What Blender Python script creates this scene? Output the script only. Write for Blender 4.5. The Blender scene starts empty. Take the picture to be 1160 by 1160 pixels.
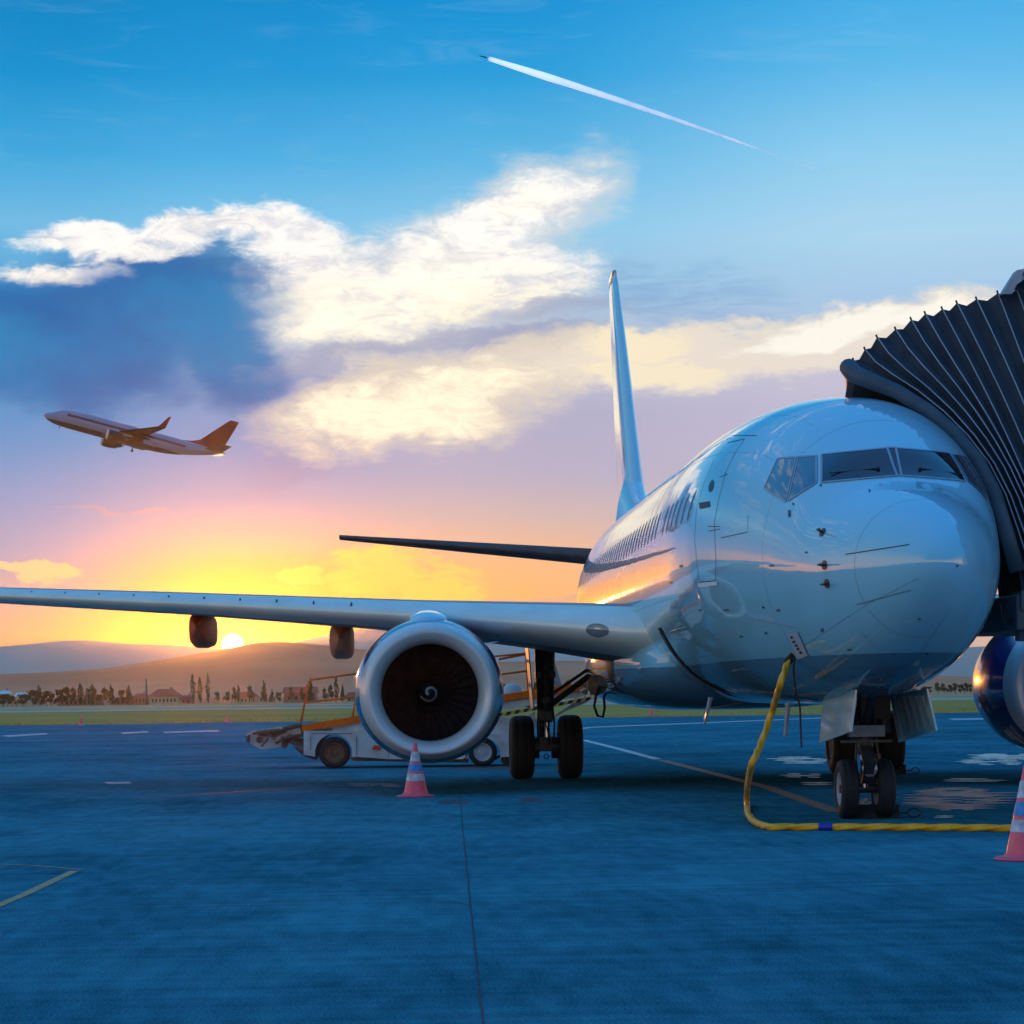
import bpy, math, random
import numpy as np
from mathutils import Vector, Matrix
from mathutils.bvhtree import BVHTree
random.seed(7)
rnd = random.Random(11)
sc = bpy.context.scene
COL = sc.collection
PI = math.pi
rad = math.radians

# ------------------------------------------------------------------ camera
F, YAW, ROLL = 2862.0, 0.0420, 0.0135
CAM = Vector((-5.336, -25.18, 1.486))
HY = 788.0
cy_, sy_ = math.cos(YAW), math.sin(YAW)
RIGHT = Vector((cy_, -sy_, 0)); FWD = Vector((sy_, cy_, 0)); UP = Vector((0, 0, 1))
cr_, sr_ = math.cos(ROLL), math.sin(ROLL)
cam_data = bpy.data.cameras.new("camera"); cam = bpy.data.objects.new("camera", cam_data); COL.objects.link(cam)
R_ = RIGHT * cr_ - UP * sr_; U_ = RIGHT * sr_ + UP * cr_
m = Matrix((( R_.x, U_.x, -FWD.x, CAM.x), (R_.y, U_.y, -FWD.y, CAM.y), (R_.z, U_.z, -FWD.z, CAM.z), (0, 0, 0, 1)))
cam.matrix_world = m
cam_data.sensor_width = 36; cam_data.lens = 36 * F / 1160; cam_data.shift_y = (HY - 580) / 1160
cam_data.clip_start = 0.1; cam_data.clip_end = 60000
sc.camera = cam

def ray(px, py):
    x2, y2 = px - 580, py - HY
    x = cr_ * x2 - sr_ * y2; y = sr_ * x2 + cr_ * y2
    return RIGHT * (x / F) + FWD - UP * (y / F)
def at(px, py, Y):                 # point seen at a pixel on the plane world-Y = Y
    d = ray(px, py); return CAM + d * ((Y - CAM.y) / d.y)
def dep(px, py, v):                # point at depth v along the view axis
    return CAM + ray(px, py) * v
def gr(px, py, z=0.0):
    d = ray(px, py); return CAM + d * ((z - CAM.z) / d.z)
def G(u, v, z=0.0):                # ground frame: u to the right, v away
    p = CAM + RIGHT * u + FWD * v; return Vector((p.x, p.y, z))

# ------------------------------------------------------------------ materials
def lin(r, g, b):
    f = lambda c: (c / 255) / 12.92 if c / 255 <= 0.04045 else ((c / 255 + 0.055) / 1.055) ** 2.4
    return (f(r), f(g), f(b))
MATS = {}
def mat(name, col, rough=0.5, metal=0.0, coat=0.0, var=0.15, scale=3.0, bump=0.0, bscale=40.0, spec=0.5, coat_ior=1.5, col2=None, stretch=None, trans=0.0, coatr=0.05):
    if name in MATS: return MATS[name]
    mt = bpy.data.materials.new(name); mt.use_nodes = True
    nt = mt.node_tree; b = nt.nodes['Principled BSDF']
    tc = nt.nodes.new('ShaderNodeTexCoord'); mp = nt.nodes.new('ShaderNodeMapping')
    if stretch: mp.inputs['Scale'].default_value = stretch
    nt.links.new(tc.outputs['Object'], mp.inputs['Vector'])
    n = nt.nodes.new('ShaderNodeTexNoise'); n.inputs['Scale'].default_value = scale; n.inputs['Detail'].default_value = 6
    nt.links.new(mp.outputs[0], n.inputs['Vector'])
    r = nt.nodes.new('ShaderNodeValToRGB')
    r.color_ramp.elements[0].position = 0.3; r.color_ramp.elements[1].position = 0.7
    c2 = col2 or tuple(min(1, c * (1 + var)) for c in col)
    c1 = col if col2 else tuple(c * (1 - var) for c in col)
    r.color_ramp.elements[0].color = (*c1, 1); r.color_ramp.elements[1].color = (*c2, 1)
    nt.links.new(n.outputs['Fac'], r.inputs[0]); nt.links.new(r.outputs[0], b.inputs['Base Color'])
    b.inputs['Roughness'].default_value = rough; b.inputs['Metallic'].default_value = metal
    b.inputs['Specular IOR Level'].default_value = spec
    b.inputs['Coat Weight'].default_value = coat; b.inputs['Coat Roughness'].default_value = coatr
    b.inputs['Coat IOR'].default_value = coat_ior
    if bump:
        n2 = nt.nodes.new('ShaderNodeTexNoise'); n2.inputs['Scale'].default_value = bscale; n2.inputs['Detail'].default_value = 4
        nt.links.new(mp.outputs[0], n2.inputs['Vector'])
        bp = nt.nodes.new('ShaderNodeBump'); bp.inputs['Strength'].default_value = bump; bp.inputs['Distance'].default_value = 0.02
        nt.links.new(n2.outputs['Fac'], bp.inputs['Height']); nt.links.new(bp.outputs[0], b.inputs['Normal'])
    MATS[name] = mt
    return mt

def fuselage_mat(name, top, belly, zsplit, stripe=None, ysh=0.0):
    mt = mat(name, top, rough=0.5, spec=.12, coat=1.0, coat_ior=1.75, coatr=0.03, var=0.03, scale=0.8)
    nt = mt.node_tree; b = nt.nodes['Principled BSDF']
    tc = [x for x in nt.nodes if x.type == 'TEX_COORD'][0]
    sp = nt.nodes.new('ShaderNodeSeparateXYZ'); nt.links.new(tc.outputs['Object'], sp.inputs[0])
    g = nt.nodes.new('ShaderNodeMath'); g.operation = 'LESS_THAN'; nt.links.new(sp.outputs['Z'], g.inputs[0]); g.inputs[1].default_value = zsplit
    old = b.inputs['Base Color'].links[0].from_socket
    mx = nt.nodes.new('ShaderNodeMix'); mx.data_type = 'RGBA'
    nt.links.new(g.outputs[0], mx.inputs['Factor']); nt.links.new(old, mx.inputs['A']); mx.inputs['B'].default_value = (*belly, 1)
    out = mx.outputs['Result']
    if stripe:
        m1 = nt.nodes.new('ShaderNodeMath'); m1.operation = 'COMPARE'; nt.links.new(sp.outputs['Z'], m1.inputs[0]); m1.inputs[1].default_value = stripe[0]; m1.inputs[2].default_value = stripe[1]
        m2 = nt.nodes.new('ShaderNodeMath'); m2.operation = 'COMPARE'; nt.links.new(sp.outputs['Y'], m2.inputs[0]); m2.inputs[1].default_value = 17; m2.inputs[2].default_value = 12.5
        m3 = nt.nodes.new('ShaderNodeMath'); m3.operation = 'MULTIPLY'; nt.links.new(m1.outputs[0], m3.inputs[0]); nt.links.new(m2.outputs[0], m3.inputs[1])
        my = nt.nodes.new('ShaderNodeMix'); my.data_type = 'RGBA'
        nt.links.new(m3.outputs[0], my.inputs['Factor']); nt.links.new(out, my.inputs['A']); my.inputs['B'].default_value = (*stripe[2], 1)
        out = my.outputs['Result']
    # slight dirt streaks and skin waviness
    n = nt.nodes.new('ShaderNodeTexNoise'); n.inputs['Scale'].default_value = 1.3; n.inputs['Detail'].default_value = 3
    nt.links.new(tc.outputs['Object'], n.inputs['Vector'])
    bp = nt.nodes.new('ShaderNodeBump'); bp.inputs['Strength'].default_value = 0.09; bp.inputs['Distance'].default_value = 0.05
    nt.links.new(n.outputs['Fac'], bp.inputs['Height'])
    nt.links.new(bp.outputs[0], b.inputs['Coat Normal'])
    nt.links.new(out, b.inputs['Base Color'])
    return mt

# ------------------------------------------------------------------ mesh builder
class MB:
    def __init__(s): s.v = []; s.f = []; s.mi = []
    def add(s, vs, fs, mi=0):
        o = len(s.v); s.v += [tuple(v) for v in vs]; s.f += [tuple(o + i for i in f) for f in fs]; s.mi += [mi] * len(fs)
        return s
    def quad(s, a, b, c, d, mi=0): return s.add([a, b, c, d], [(0, 1, 2, 3)], mi)
    def hexa(s, p, mi=0):           # 8 points: bottom 4 ccw, top 4
        return s.add(p, [(0, 3, 2, 1), (4, 5, 6, 7), (0, 1, 5, 4), (1, 2, 6, 5), (2, 3, 7, 6), (3, 0, 4, 7)], mi)
    def box(s, c, d, mi=0, rot=None, bev=0.0):
        hx, hy, hz = d[0] / 2, d[1] / 2, d[2] / 2
        p = [Vector((x, y, z)) for z in (-hz, hz) for x, y in ((-hx, -hy), (hx, -hy), (hx, hy), (-hx, hy))]
        if rot is not None: p = [rot @ q for q in p]
        return s.hexa([q + Vector(c) for q in p], mi)
    def beam(s, a, b, w, h, mi=0):  # rectangular bar from a to b
        a, b = Vector(a), Vector(b); t = (b - a).normalized()
        up = Vector((0, 0, 1)) if abs(t.z) < 0.95 else Vector((0, 1, 0))
        r = t.cross(up).normalized() * w / 2; u = r.cross(t).normalized() * h / 2
        return s.hexa([a - r - u, a + r - u, a + r + u, a - r + u, b - r - u, b + r - u, b + r + u, b - r + u], mi)
    def tube(s, pts, r, n=10, mi=0, lobes=0, amp=0.0, pitch=1.0, closed=False):
        pts = [Vector(p) for p in pts]; rings = []; L = 0.0
        ref = Vector((0, 0, 1))
        prev = None
        for i, p in enumerate(pts):
            t = (pts[min(i + 1, len(pts) - 1)] - pts[max(i - 1, 0)])
            if closed: t = pts[(i + 1) % len(pts)] - pts[i - 1]
            t = t.normalized()
            if prev is None:
                a = t.cross(ref) if abs(t.dot(ref)) < 0.95 else t.cross(Vector((1, 0, 0)))
            else: a = prev - t * prev.dot(t)
            a.normalize(); prev = a; b = t.cross(a)
            if i: L += (p - pts[i - 1]).length
            rr = r[i] if isinstance(r, (list, tuple)) else r
            ph = L / pitch * 2 * PI
            rings.append([p + (a * math.cos(2 * PI * k / n) + b * math.sin(2 * PI * k / n)) * rr * (1 + amp * math.cos(lobes * 2 * PI * k / n + ph) if lobes else 1) for k in range(n)])
        vs = [v for rg in rings for v in rg]; fs = []
        nr = len(rings)
        for i in range(nr if closed else nr - 1):
            for k in range(n):
                fs.append((i * n + k, i * n + (k + 1) % n, ((i + 1) % nr) * n + (k + 1) % n, ((i + 1) % nr) * n + k))
        if not closed:
            fs.append(tuple(range(n - 1, -1, -1))); fs.append(tuple((nr - 1) * n + k for k in range(n)))
        return s.add(vs, fs, mi)
    def lathe(s, prof, o, ax, n=32, mi=0, closed=False):   # prof: (dist along ax, r)
        o = Vector(o); ax = Vector(ax).normalized()
        a = ax.cross(Vector((0, 0, 1))) if abs(ax.z) < 0.9 else Vector((1, 0, 0)); a.normalize(); b = ax.cross(a)
        vs = [o + ax * d + (a * math.cos(2 * PI * k / n) + b * math.sin(2 * PI * k / n)) * max(r, 1e-4) for d, r in prof for k in range(n)]
        fs = []
        L = len(prof)
        for i in range(L if closed else L - 1):
            for k in range(n): fs.append((i * n + k, i * n + (k + 1) % n, ((i + 1) % L) * n + (k + 1) % n, ((i + 1) % L) * n + k))
        return s.add(vs, fs, mi)
    def build(s, name, mats, parent=None, org=(0, 0, 0), smooth=False, bevel=0.0):
        me = bpy.data.meshes.new(name); ox, oy, oz = org
        me.from_pydata([(x - ox, y - oy, z - oz) for x, y, z in s.v], [], s.f)
        if not isinstance(mats, (list, tuple)): mats = [mats]
        for x in mats: me.materials.append(x)
        me.polygons.foreach_set('material_index', s.mi)
        me.polygons.foreach_set('use_smooth', [smooth] * len(s.f))
        me.validate(); me.update()
        o = bpy.data.objects.new(name, me); COL.objects.link(o)
        if parent: o.parent = parent
        else: o.location = org
        if bevel:
            bv = o.modifiers.new('bevel', 'BEVEL'); bv.width = bevel; bv.segments = 2; bv.limit_method = 'ANGLE'
        return o
def tag(o, label=None, cat=None, group=None, kind=None):
    if label: o['label'] = label
    if cat: o['category'] = cat
    if group: o['group'] = group
    if kind: o['kind'] = kind
    return o
def empty(name, loc, label, cat, group=None):
    o = bpy.data.objects.new(name, None); COL.objects.link(o); o.location = loc; o.empty_display_size = 0.3
    return tag(o, label, cat, group)
def copy_tree(o, parent=None):
    c = o.copy(); COL.objects.link(c); c.parent = parent
    for ch in list(o.children): copy_tree(ch, c)
    return c

def hermite(xs, ys, x):
    i = max(0, min(len(xs) - 2, int(np.searchsorted(xs, x) - 1)))
    h = xs[i + 1] - xs[i]; t = (x - xs[i]) / h
    def sl(j):
        if j == 0: return (ys[1] - ys[0]) / (xs[1] - xs[0])
        if j == len(xs) - 1: return (ys[-1] - ys[-2]) / (xs[-1] - xs[-2])
        a = (ys[j] - ys[j - 1]) / (xs[j] - xs[j - 1]); b = (ys[j + 1] - ys[j]) / (xs[j + 1] - xs[j])
        return 0 if a * b <= 0 else 2 * a * b / (a + b)
    m0, m1 = sl(i) * h, sl(i + 1) * h
    return (2*t**3-3*t**2+1)*ys[i] + (t**3-2*t**2+t)*m0 + (-2*t**3+3*t**2)*ys[i+1] + (t**3-t**2)*m1

# ------------------------------------------------------------------ materials used by the aircraft
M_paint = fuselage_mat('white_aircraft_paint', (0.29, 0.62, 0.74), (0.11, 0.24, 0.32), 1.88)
M_wing = mat('grey_wing_paint', (0.52, 0.30, 0.22), rough=0.35, coat=0.5, var=0.08, scale=1.0, coat_ior=1.6)
M_tailp = mat('white_tail_paint', (0.34, 0.66, 0.74), rough=0.3, coat=1.0, coat_ior=1.7, var=0.03)
M_under = mat('grey_underside_paint', (0.26, 0.18, 0.16), rough=0.45, coat=0.1, var=0.12, scale=1.5)
M_lead = mat('polished_leading_edge', (0.80, 0.78, 0.66), rough=0.35, metal=0.15, var=0.06, scale=2)
M_lip = mat('inlet_lip_metal', (0.64, 0.62, 0.58), rough=0.33, metal=0.15, coat=.4, var=0.04, scale=2)
M_blue = mat('dark_blue_cowl_paint', (0.012, 0.03, 0.20), rough=0.25, coat=1.0, coat_ior=1.6, var=0.1)
M_intake = mat('intake_liner', (0.035, 0.022, 0.022), rough=0.55, var=0.2)
M_blade = mat('fan_blade_metal', (0.05, 0.028, 0.028), rough=0.35, metal=0.5, var=0.3, scale=8)
M_spin = mat('spinner_black', (0.015, 0.014, 0.015), rough=0.4, var=0.2)
M_white = mat('white_marking', (0.8, 0.8, 0.78), rough=0.5, var=0.05)
M_seam = mat('dark_seam', (0.03, 0.035, 0.045), rough=0.6, var=0.1)
M_glass = mat('cockpit_glass', (0.004, 0.006, 0.012), rough=0.03, coat=1.0, coat_ior=1.4, var=0.1, spec=0.6)
M_sglass = mat('side_window_glass', (0.02, 0.05, 0.09), rough=0.03, coat=1.0, coat_ior=1.9, var=0.1)
M_cabinw = mat('cabin_window_glass', (0.008, 0.012, 0.02), rough=0.35, coat=0.0, spec=.25, var=0.2)
M_frame = mat('window_frame_metal', (0.35, 0.37, 0.4), rough=0.35, metal=0.5, var=0.1)
M_rubber = mat('tyre_rubber', (0.012, 0.012, 0.013), rough=0.75, var=0.3, scale=12, bump=0.2, bscale=60)
M_gear = mat('gear_strut_grease', (0.05, 0.052, 0.055), rough=0.45, metal=0.3, var=0.4, scale=10)
M_gearl = mat('gear_grey_paint', (0.28, 0.29, 0.30), rough=0.45, var=0.2, scale=8)
M_rim = mat('wheel_rim_grey', (0.38, 0.42, 0.45), rough=0.4, var=0.15, scale=8)
M_chrome = mat('oleo_chrome', (0.8, 0.8, 0.8), rough=0.15, metal=1.0, var=0.02)
M_red = mat('red_lens', (0.5, 0.03, 0.02), rough=0.2, var=0.1)
M_black = mat('black_plastic', (0.012, 0.012, 0.014), rough=0.5, var=0.2)
M_well = mat('dark_wheel_well', (0.01, 0.01, 0.01), rough=0.8, var=0.2)

# ------------------------------------------------------------------ airliner geometry (x to port, y aft, z up)
YS  = [0, .02, .08, .2, .4, .7, 1.1, 1.5, 1.75, 2.0, 2.25, 2.6, 3.0, 3.4, 4.0, 5.0, 6.0, 8.0, 10, 14, 22, 25, 28, 31, 34, 36.5, 38.0]
TOP = [2.78, 2.90, 3.01, 3.14, 3.28, 3.43, 3.57, 3.68, 3.76, 3.95, 4.16, 4.36, 4.56, 4.71, 4.88, 5.02, 5.12, 5.24, 5.30, 5.32, 5.32, 5.32, 5.32, 5.30, 5.24, 5.14, 5.00]
BOT = [2.78, 2.67, 2.56, 2.42, 2.25, 2.07, 1.89, 1.75, 1.68, 1.62, 1.575, 1.52, 1.475, 1.43, 1.39, 1.35, 1.33, 1.32, 1.32, 1.32, 1.32, 1.50, 1.95, 2.62, 3.42, 4.12, 4.60]
WID = [0.0, .105, .20, .32, .47, .64, .83, .98, 1.06, 1.13, 1.19, 1.27, 1.36, 1.44, 1.56, 1.72, 1.82, 1.88, 1.88, 1.88, 1.88, 1.86, 1.70, 1.38, .95, .55, .22]
ZC  = [2.78, 2.78, 2.78, 2.78, 2.78, 2.79, 2.80, 2.82, 2.85, 2.88, 2.91, 2.96, 3.01, 3.06, 3.12, 3.2, 3.25, 3.28, 3.3, 3.3, 3.3, 3.32, 3.4, 3.75, 4.2, 4.6, 4.8]
SQ = [math.sqrt(y) for y in YS]
def fprof(Y):
    s = math.sqrt(max(Y, 0)); return [hermite(SQ, a, s) for a in (TOP, BOT, WID, ZC)]
def fpoint(Y, th):     # th: 0 = port side, 90 = top
    t, b, w, z = fprof(Y); c, s_ = math.cos(th), math.sin(th)
    return Vector((w * c, Y, z + s_ * ((t - z) if s_ > 0 else (z - b))))
def fuselage_mb(ny=130, nth=96):
    mb = MB(); vs = []; st = [38.0 * (i / ny) ** 2 for i in range(1, ny + 1)]
    st = sorted(set([round(x, 4) for x in st if x < 12] + [12 + i * .65 for i in range(41) if 12 + i * .65 <= 38] ))
    st[-1] = 38.0
    for Y in st:
        for k in range(nth): vs.append(fpoint(Y, 2 * PI * k / nth))
    fs = []
    for i in range(len(st) - 1):
        for k in range(nth): fs.append((i * nth + k, (i + 1) * nth + k, (i + 1) * nth + (k + 1) % nth, i * nth + (k + 1) % nth))
    n = len(vs); vs.append(fpoint(0.0, 0)); vs.append(Vector((0, 38.15, 4.8)))
    for k in range(nth):
        fs.append((n, k, (k + 1) % nth)); L = (len(st) - 1) * nth; fs.append((n + 1, L + (k + 1) % nth, L + k))
    mb.add(vs, fs); return mb

def airfoil(n=18, tc=.12, camber=.015):
    xs = [0.5 * (1 - math.cos(PI * i / n)) for i in range(n + 1)]
    th = lambda x: 5 * tc * (.2969 * math.sqrt(x) - .126 * x - .3516 * x * x + .2843 * x**3 - .1036 * x**4)
    cm = lambda x: camber * 4 * x * (1 - x)
    up = [(x, cm(x) + th(x)) for x in reversed(xs)]; lo = [(x, cm(x) - th(x)) for x in xs[1:-1]]
    return up + lo
def surf_mb(secs, axis='x', side=1, n=18, frac=None, off=0.0):
    """secs: (span, leY, leZ, chord, t/c, incidence deg). axis x: wing; z: fin (span=z, third value = x)"""
    mb = MB(); rings = []
    for sp, ly, lz, ch, tc, inc in secs:
        af = airfoil(n, tc)
        if frac: af = [(x, z) for x, z in af if x <= frac]
        ci, si = math.cos(rad(inc)), math.sin(rad(inc)); rg = []
        for x, z in af:
            if off:
                z += math.copysign(off / ch, z - 0.015 * 4 * x * (1 - x)) * min(1, x * 12 + .2); x -= off / ch * (1 - min(1, x * 8))
            a = x * ch * ci + z * ch * si; b = -x * ch * si + z * ch * ci
            rg.append(Vector((side * sp, ly + a, lz + b)) if axis == 'x' else Vector((lz + b, ly + a, sp)))
        rings.append(rg)
    k = len(rings[0]); vs = [v for r in rings for v in r]; fs = []
    kk = k - 1 if frac else k
    for i in range(len(rings) - 1):
        for j in range(kk): fs.append((i * k + j, i * k + (j + 1) % k, (i + 1) * k + (j + 1) % k, (i + 1) * k + j))
    fs.append(tuple(range(k))); fs.append(tuple((len(rings) - 1) * k + j for j in range(k - 1, -1, -1)))
    return mb.add(vs, fs)
WING = [(1.0, 12.5, 2.38, 8.3, .12, 1.5), (1.95, 12.95, 2.43, 7.8, .12, 1.5), (3.2, 14.0, 2.58, 6.6, .115, 1.2), (4.97, 15.1, 2.76, 5.45, .105, 1.0),
        (5.8, 15.55, 2.84, 4.9, .105, 1.0), (9, 17.25, 3.10, 3.9, .10, .5), (12.9, 19.3, 3.38, 2.75, .10, 0), (17.0, 21.45, 3.74, 1.6, .10, -.5)]
STAB = [(.2, 33.2, 4.66, 4.0, .10, 0), (.9, 33.6, 4.72, 3.7, .10, 0), (6.92, 37.0, 5.44, 1.25, .09, 0)]
FIN = [(4.9, 31.2, 0, 6.4, .09, 0), (6.0, 32.0, 0, 5.5, .09, 0), (11.7, 37.2, 0, 2.1, .09, 0), (12.05, 37.55, 0, 1.7, .07, 0)]

def wing_at(X):
    a = [s[0] for s in WING]
    return [float(np.interp(X, a, [s[i] for s in WING])) for i in range(1, 6)]

def wheel(mbt, mbr, c, R, w, ax=(1, 0, 0), rimr=None):
    rr = rimr or R * .5; h = w / 2; c = Vector(c); ax = Vector(ax)
    mbt.lathe([(-h * .8, rr), (-h, rr * 1.15), (-h, R * .82), (-h * .82, R * .95), (-h * .45, R), (-h * .40, R * .985), (-h * .36, R), (h * .36, R), (h * .40, R * .985), (h * .45, R), (h * .82, R * .95), (h, R * .82), (h, rr * 1.15), (h * .8, rr)], c, ax, 40)
    mbr.lathe([(-h * .55, .001), (-h * .55, rr * .3), (-h * .4, rr * .35), (-h * .35, rr * .75), (-h * .85, rr * .95), (-h * .85, rr * 1.02), (h * .85, rr * 1.02), (h * .85, rr * .95), (h * .35, rr * .75), (h * .4, rr * .35), (h * .55, rr * .3), (h * .55, .001)], c, ax, 28)

K_ = 1.0
def nac(prof, c, n=56, flat=True, mb=None, mi=0):
    mb = mb or MB(); vs = []
    for y, r in prof:
        for k in range(n):
            a = 2 * PI * k / n; x = r * K_ * math.cos(a); z = r * K_ * math.sin(a)
            if flat and r > .9 and z < 0:
                z = z * (1 - .05 * min(1, (r - .9) / .1)); x = x * (1 + .02 * abs(math.sin(a)))
            vs.append((c[0] + x, c[1] + y, c[2] + z))
    fs = [(i * n + k, (i + 1) * n + k, (i + 1) * n + (k + 1) % n, i * n + (k + 1) % n) for i in range(len(prof) - 1) for k in range(n)]
    return mb.add(vs, fs, mi)

def engine(root, side, cowlmat, detail=True):
    c = (-4.97 if side < 0 else 4.88, 12.85, 1.55)
    cow = nac([(.355, 1.065), (.6, 1.11), (.9, 1.145), (1.3, 1.16), (2.0, 1.13), (2.8, .99), (3.4, .86), (3.42, .83), (3.0, .80), (2.2, .82), (1.2, .80)], c)
    e = cow.build('engine', cowlmat, root, smooth=True)
    lip = nac([(.95, .79), (.6, .745), (.35, .735), (.18, .76), (.08, .81), (.02, .87), (0, .925), (.02, .965), (.08, 1.0), (.18, 1.03), (.36, 1.068)], c, mb=None)
    # inner barrel darker, lip bright
    for i, f in enumerate(lip.f): lip.mi[i] = 1 if i < 56 * 2 else 0
    lip.build('inlet_lip', [M_lip, M_intake], e, smooth=True)
    fan = MB()
    nb = 30
    for k in range(nb if detail else 12):
        a0 = 2 * PI * k / (nb if detail else 12)
        for j in range(6):
            r0 = .2 + j * .098; r1 = r0 + .098
            def P(r, e_):
                tw = rad(30 + 32 * (r - .2) / .59); wv = .045 + .055 * (r - .2)
                lean = .10 * math.sin((r - .2) / .59 * PI * .9)
                a = a0 + e_ * wv * math.sin(tw) / max(r, .25) * 1.5 + lean
                return Vector((c[0] + r * math.cos(a), c[1] + .96 + e_ * wv * math.cos(tw), c[2] + r * math.sin(a)))
            fan.quad(P(r0, -1), P(r1, -1), P(r1, 1), P(r0, 1))
    nac([(1.16, .80), (1.17, .1)], c, flat=False, mb=fan, mi=1, n=40)
    fan.build('fan', [M_blade, M_spin], e, smooth=False)
    sp = MB(); prof = [(0.56, .001), (.60, .05), (.68, .10), (.80, .155), (.95, .20), (1.15, .23)]
    nac([(d, r) for d, r in prof], c, flat=False, mb=sp, n=32)
    sp.build('spinner', M_spin, e, smooth=True)
    # swirl painted on the spinner
    swm = MB(); pr = [(0.56, 0), (.60, .05), (.68, .10), (.80, .155), (.95, .20)]
    def sy(r): return float(np.interp(r, [p[1] for p in pr], [p[0] for p in pr]))
    N = 40; L = []
    for i in range(N):
        t = i / (N - 1); a = rad(-60 + 400 * t); r = .03 + .115 * t; wd = .016 * (1 - .6 * t) + .006
        for rr in (r - wd, r + wd):
            rr = max(rr, .002); L.append((c[0] + rr * math.cos(a) * -1, c[1] + sy(rr) - .012, c[2] + rr * math.sin(a)))
    swm.add(L, [(2 * i, 2 * i + 1, 2 * i + 3, 2 * i + 2) for i in range(N - 1)])
    swm.build('swirl_marking', mat('swirl_grey', (.38, .38, .38), rough=.5), e)
    core = nac([(3.1, .64), (3.8, .55), (4.3, .42), (4.32, .36), (4.0, .3), (4.9, .08), (4.95, .001)], c, flat=False)
    core.build('exhaust_nozzle', M_gear, e, smooth=True)
    st = MB()                                   # strake on the inboard shoulder
    a = rad(42) if side < 0 else rad(138); ca, sa = math.cos(a), math.sin(a)
    def S(y, r, o): return Vector((c[0] + r * ca - o * sa, c[1] + y, c[2] + r * sa + o * ca))
    st.hexa([S(.75, 1.09, -.01), S(1.75, 1.12, -.01), S(1.75, 1.12, .01), S(.75, 1.09, .01), S(1.2, 1.30, -.14), S(1.7, 1.36, -.16), S(1.7, 1.36, -.14), S(1.2, 1.30, -.12)])
    st.build('nacelle_strake', M_tailp, e)
    # pylon: rounded spine from the cowl crest up over the wing leading edge
    py = MB(); rings = []
    for Y, w, zt, zb in ((13.4, .10, 2.68, 2.52), (13.6, .22, 2.74, 2.52), (13.9, .28, 2.78, 2.50), (14.3, .31, 2.83, 2.45), (15.0, .32, 2.88, 2.1), (15.6, .30, 2.92, 2.1), (16.6, .22, 2.95, 2.1), (18.0, .06, 2.8, 2.2)):
        for k in range(20):
            a = 2 * PI * k / 20
            x = w * math.copysign(abs(math.cos(a)) ** .85, math.cos(a)); z = (zt + zb) / 2 + (zt - zb) / 2 * math.copysign(abs(math.sin(a)) ** .75, math.sin(a))
            rings.append((c[0] + x, Y, z))
    fs = [(i * 20 + k, (i + 1) * 20 + k, (i + 1) * 20 + (k + 1) % 20, i * 20 + (k + 1) % 20) for i in range(7) for k in range(20)] + [tuple(range(20))]
    py.add(rings, fs); py.build('pylon', M_tailp, root, smooth=True)
    return e

def main_gear(root, side):
    X = side * 2.86; Y = 19.7
    g = MB(); g.tube([(X, Y, .56), (X, Y, 1.05)], .075, 16, 2)
    g.tube([(X, Y, 1.0), (X, Y, 1.08), (X, Y - .02, 1.6), (X, Y - .05, 2.45)], [.11, .15, .16, .19], 18)
    g.tube([(X - .55, Y, .56), (X + .55, Y, .56)], .075, 14)
    g.tube([(X - .2, Y, .56), (X - .2, Y, .56)], .1, 10) if 0 else None
    g.beam((X, Y + .12, .62), (X, Y + .42, .9), .2, .05); g.beam((X, Y + .42, .9), (X, Y + .12, 1.2), .2, .05)
    g.beam((X, Y - .02, .50), (X, Y - .02, .74), .24, .24)
    for s in (-1, 1):
        g.lathe([(-.10, .15), (-.10, .2), (.08, .2), (.08, .15)], (X + s * .2, Y, .56), (1, 0, 0), 20)
        g.tube([(X + s * .13, Y - .14, .6), (X + s * .15, Y - .17, .95), (X + s * .10, Y - .17, 1.5), (X + s * .08, Y - .15, 2.3)], .018, 8, 1)
    g.tube([(X + .06, Y - .18, .62), (X + .03, Y - .25, .8), (X - .05, Y - .2, 1.2), (X - .04, Y - .2, 2.2)], .012, 6, 1)
    g.box((X, Y - .16, 1.12), (.22, .12, .16)); g.box((X, Y - .17, 1.4), (.16, .1, .1)); g.box((X, Y - .1, 1.85), (.36, .16, .12))
    g.tube([(X + .04 * math.cos(t * PI / 6), Y - .12, .40 + .045 * math.sin(t * PI / 6)) for t in range(12)], .010, 6, 1, closed=True)
    o = g.build('main_gear', [M_gear, M_black, M_chrome], root, smooth=False)
    b = MB(); b.tube([(X - side * .1, Y - .05, 1.32), (X - side * 1.25, Y, 2.15)], .055, 12); b.tube([(X - side * .12, Y + .1, 1.5), (X - side * 1.1, Y + .1, 2.15)], .03, 10)
    b.build('side_brace', M_gear, o)
    d = MB(); d.hexa([(X + side * .22, Y - .5, 1.25), (X + side * .24, Y - .5, 1.25), (X + side * .24, Y + .5, 1.25), (X + side * .22, Y + .5, 1.25),
                      (X + side * .30, Y - .5, 2.35), (X + side * .32, Y - .5, 2.35), (X + side * .32, Y + .5, 2.35), (X + side * .30, Y + .5, 2.35)])
    d.build('gear_door', M_gearl, o)
    for s in (-1, 1):
        t, r = MB(), MB(); wheel(t, r, (X + s * .43, Y, .565), .565, .42, rimr=.27)
        t.build('tyre', M_rubber, o, smooth=True); r.build('rim', M_rim, o, smooth=False)
    return o

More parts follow.
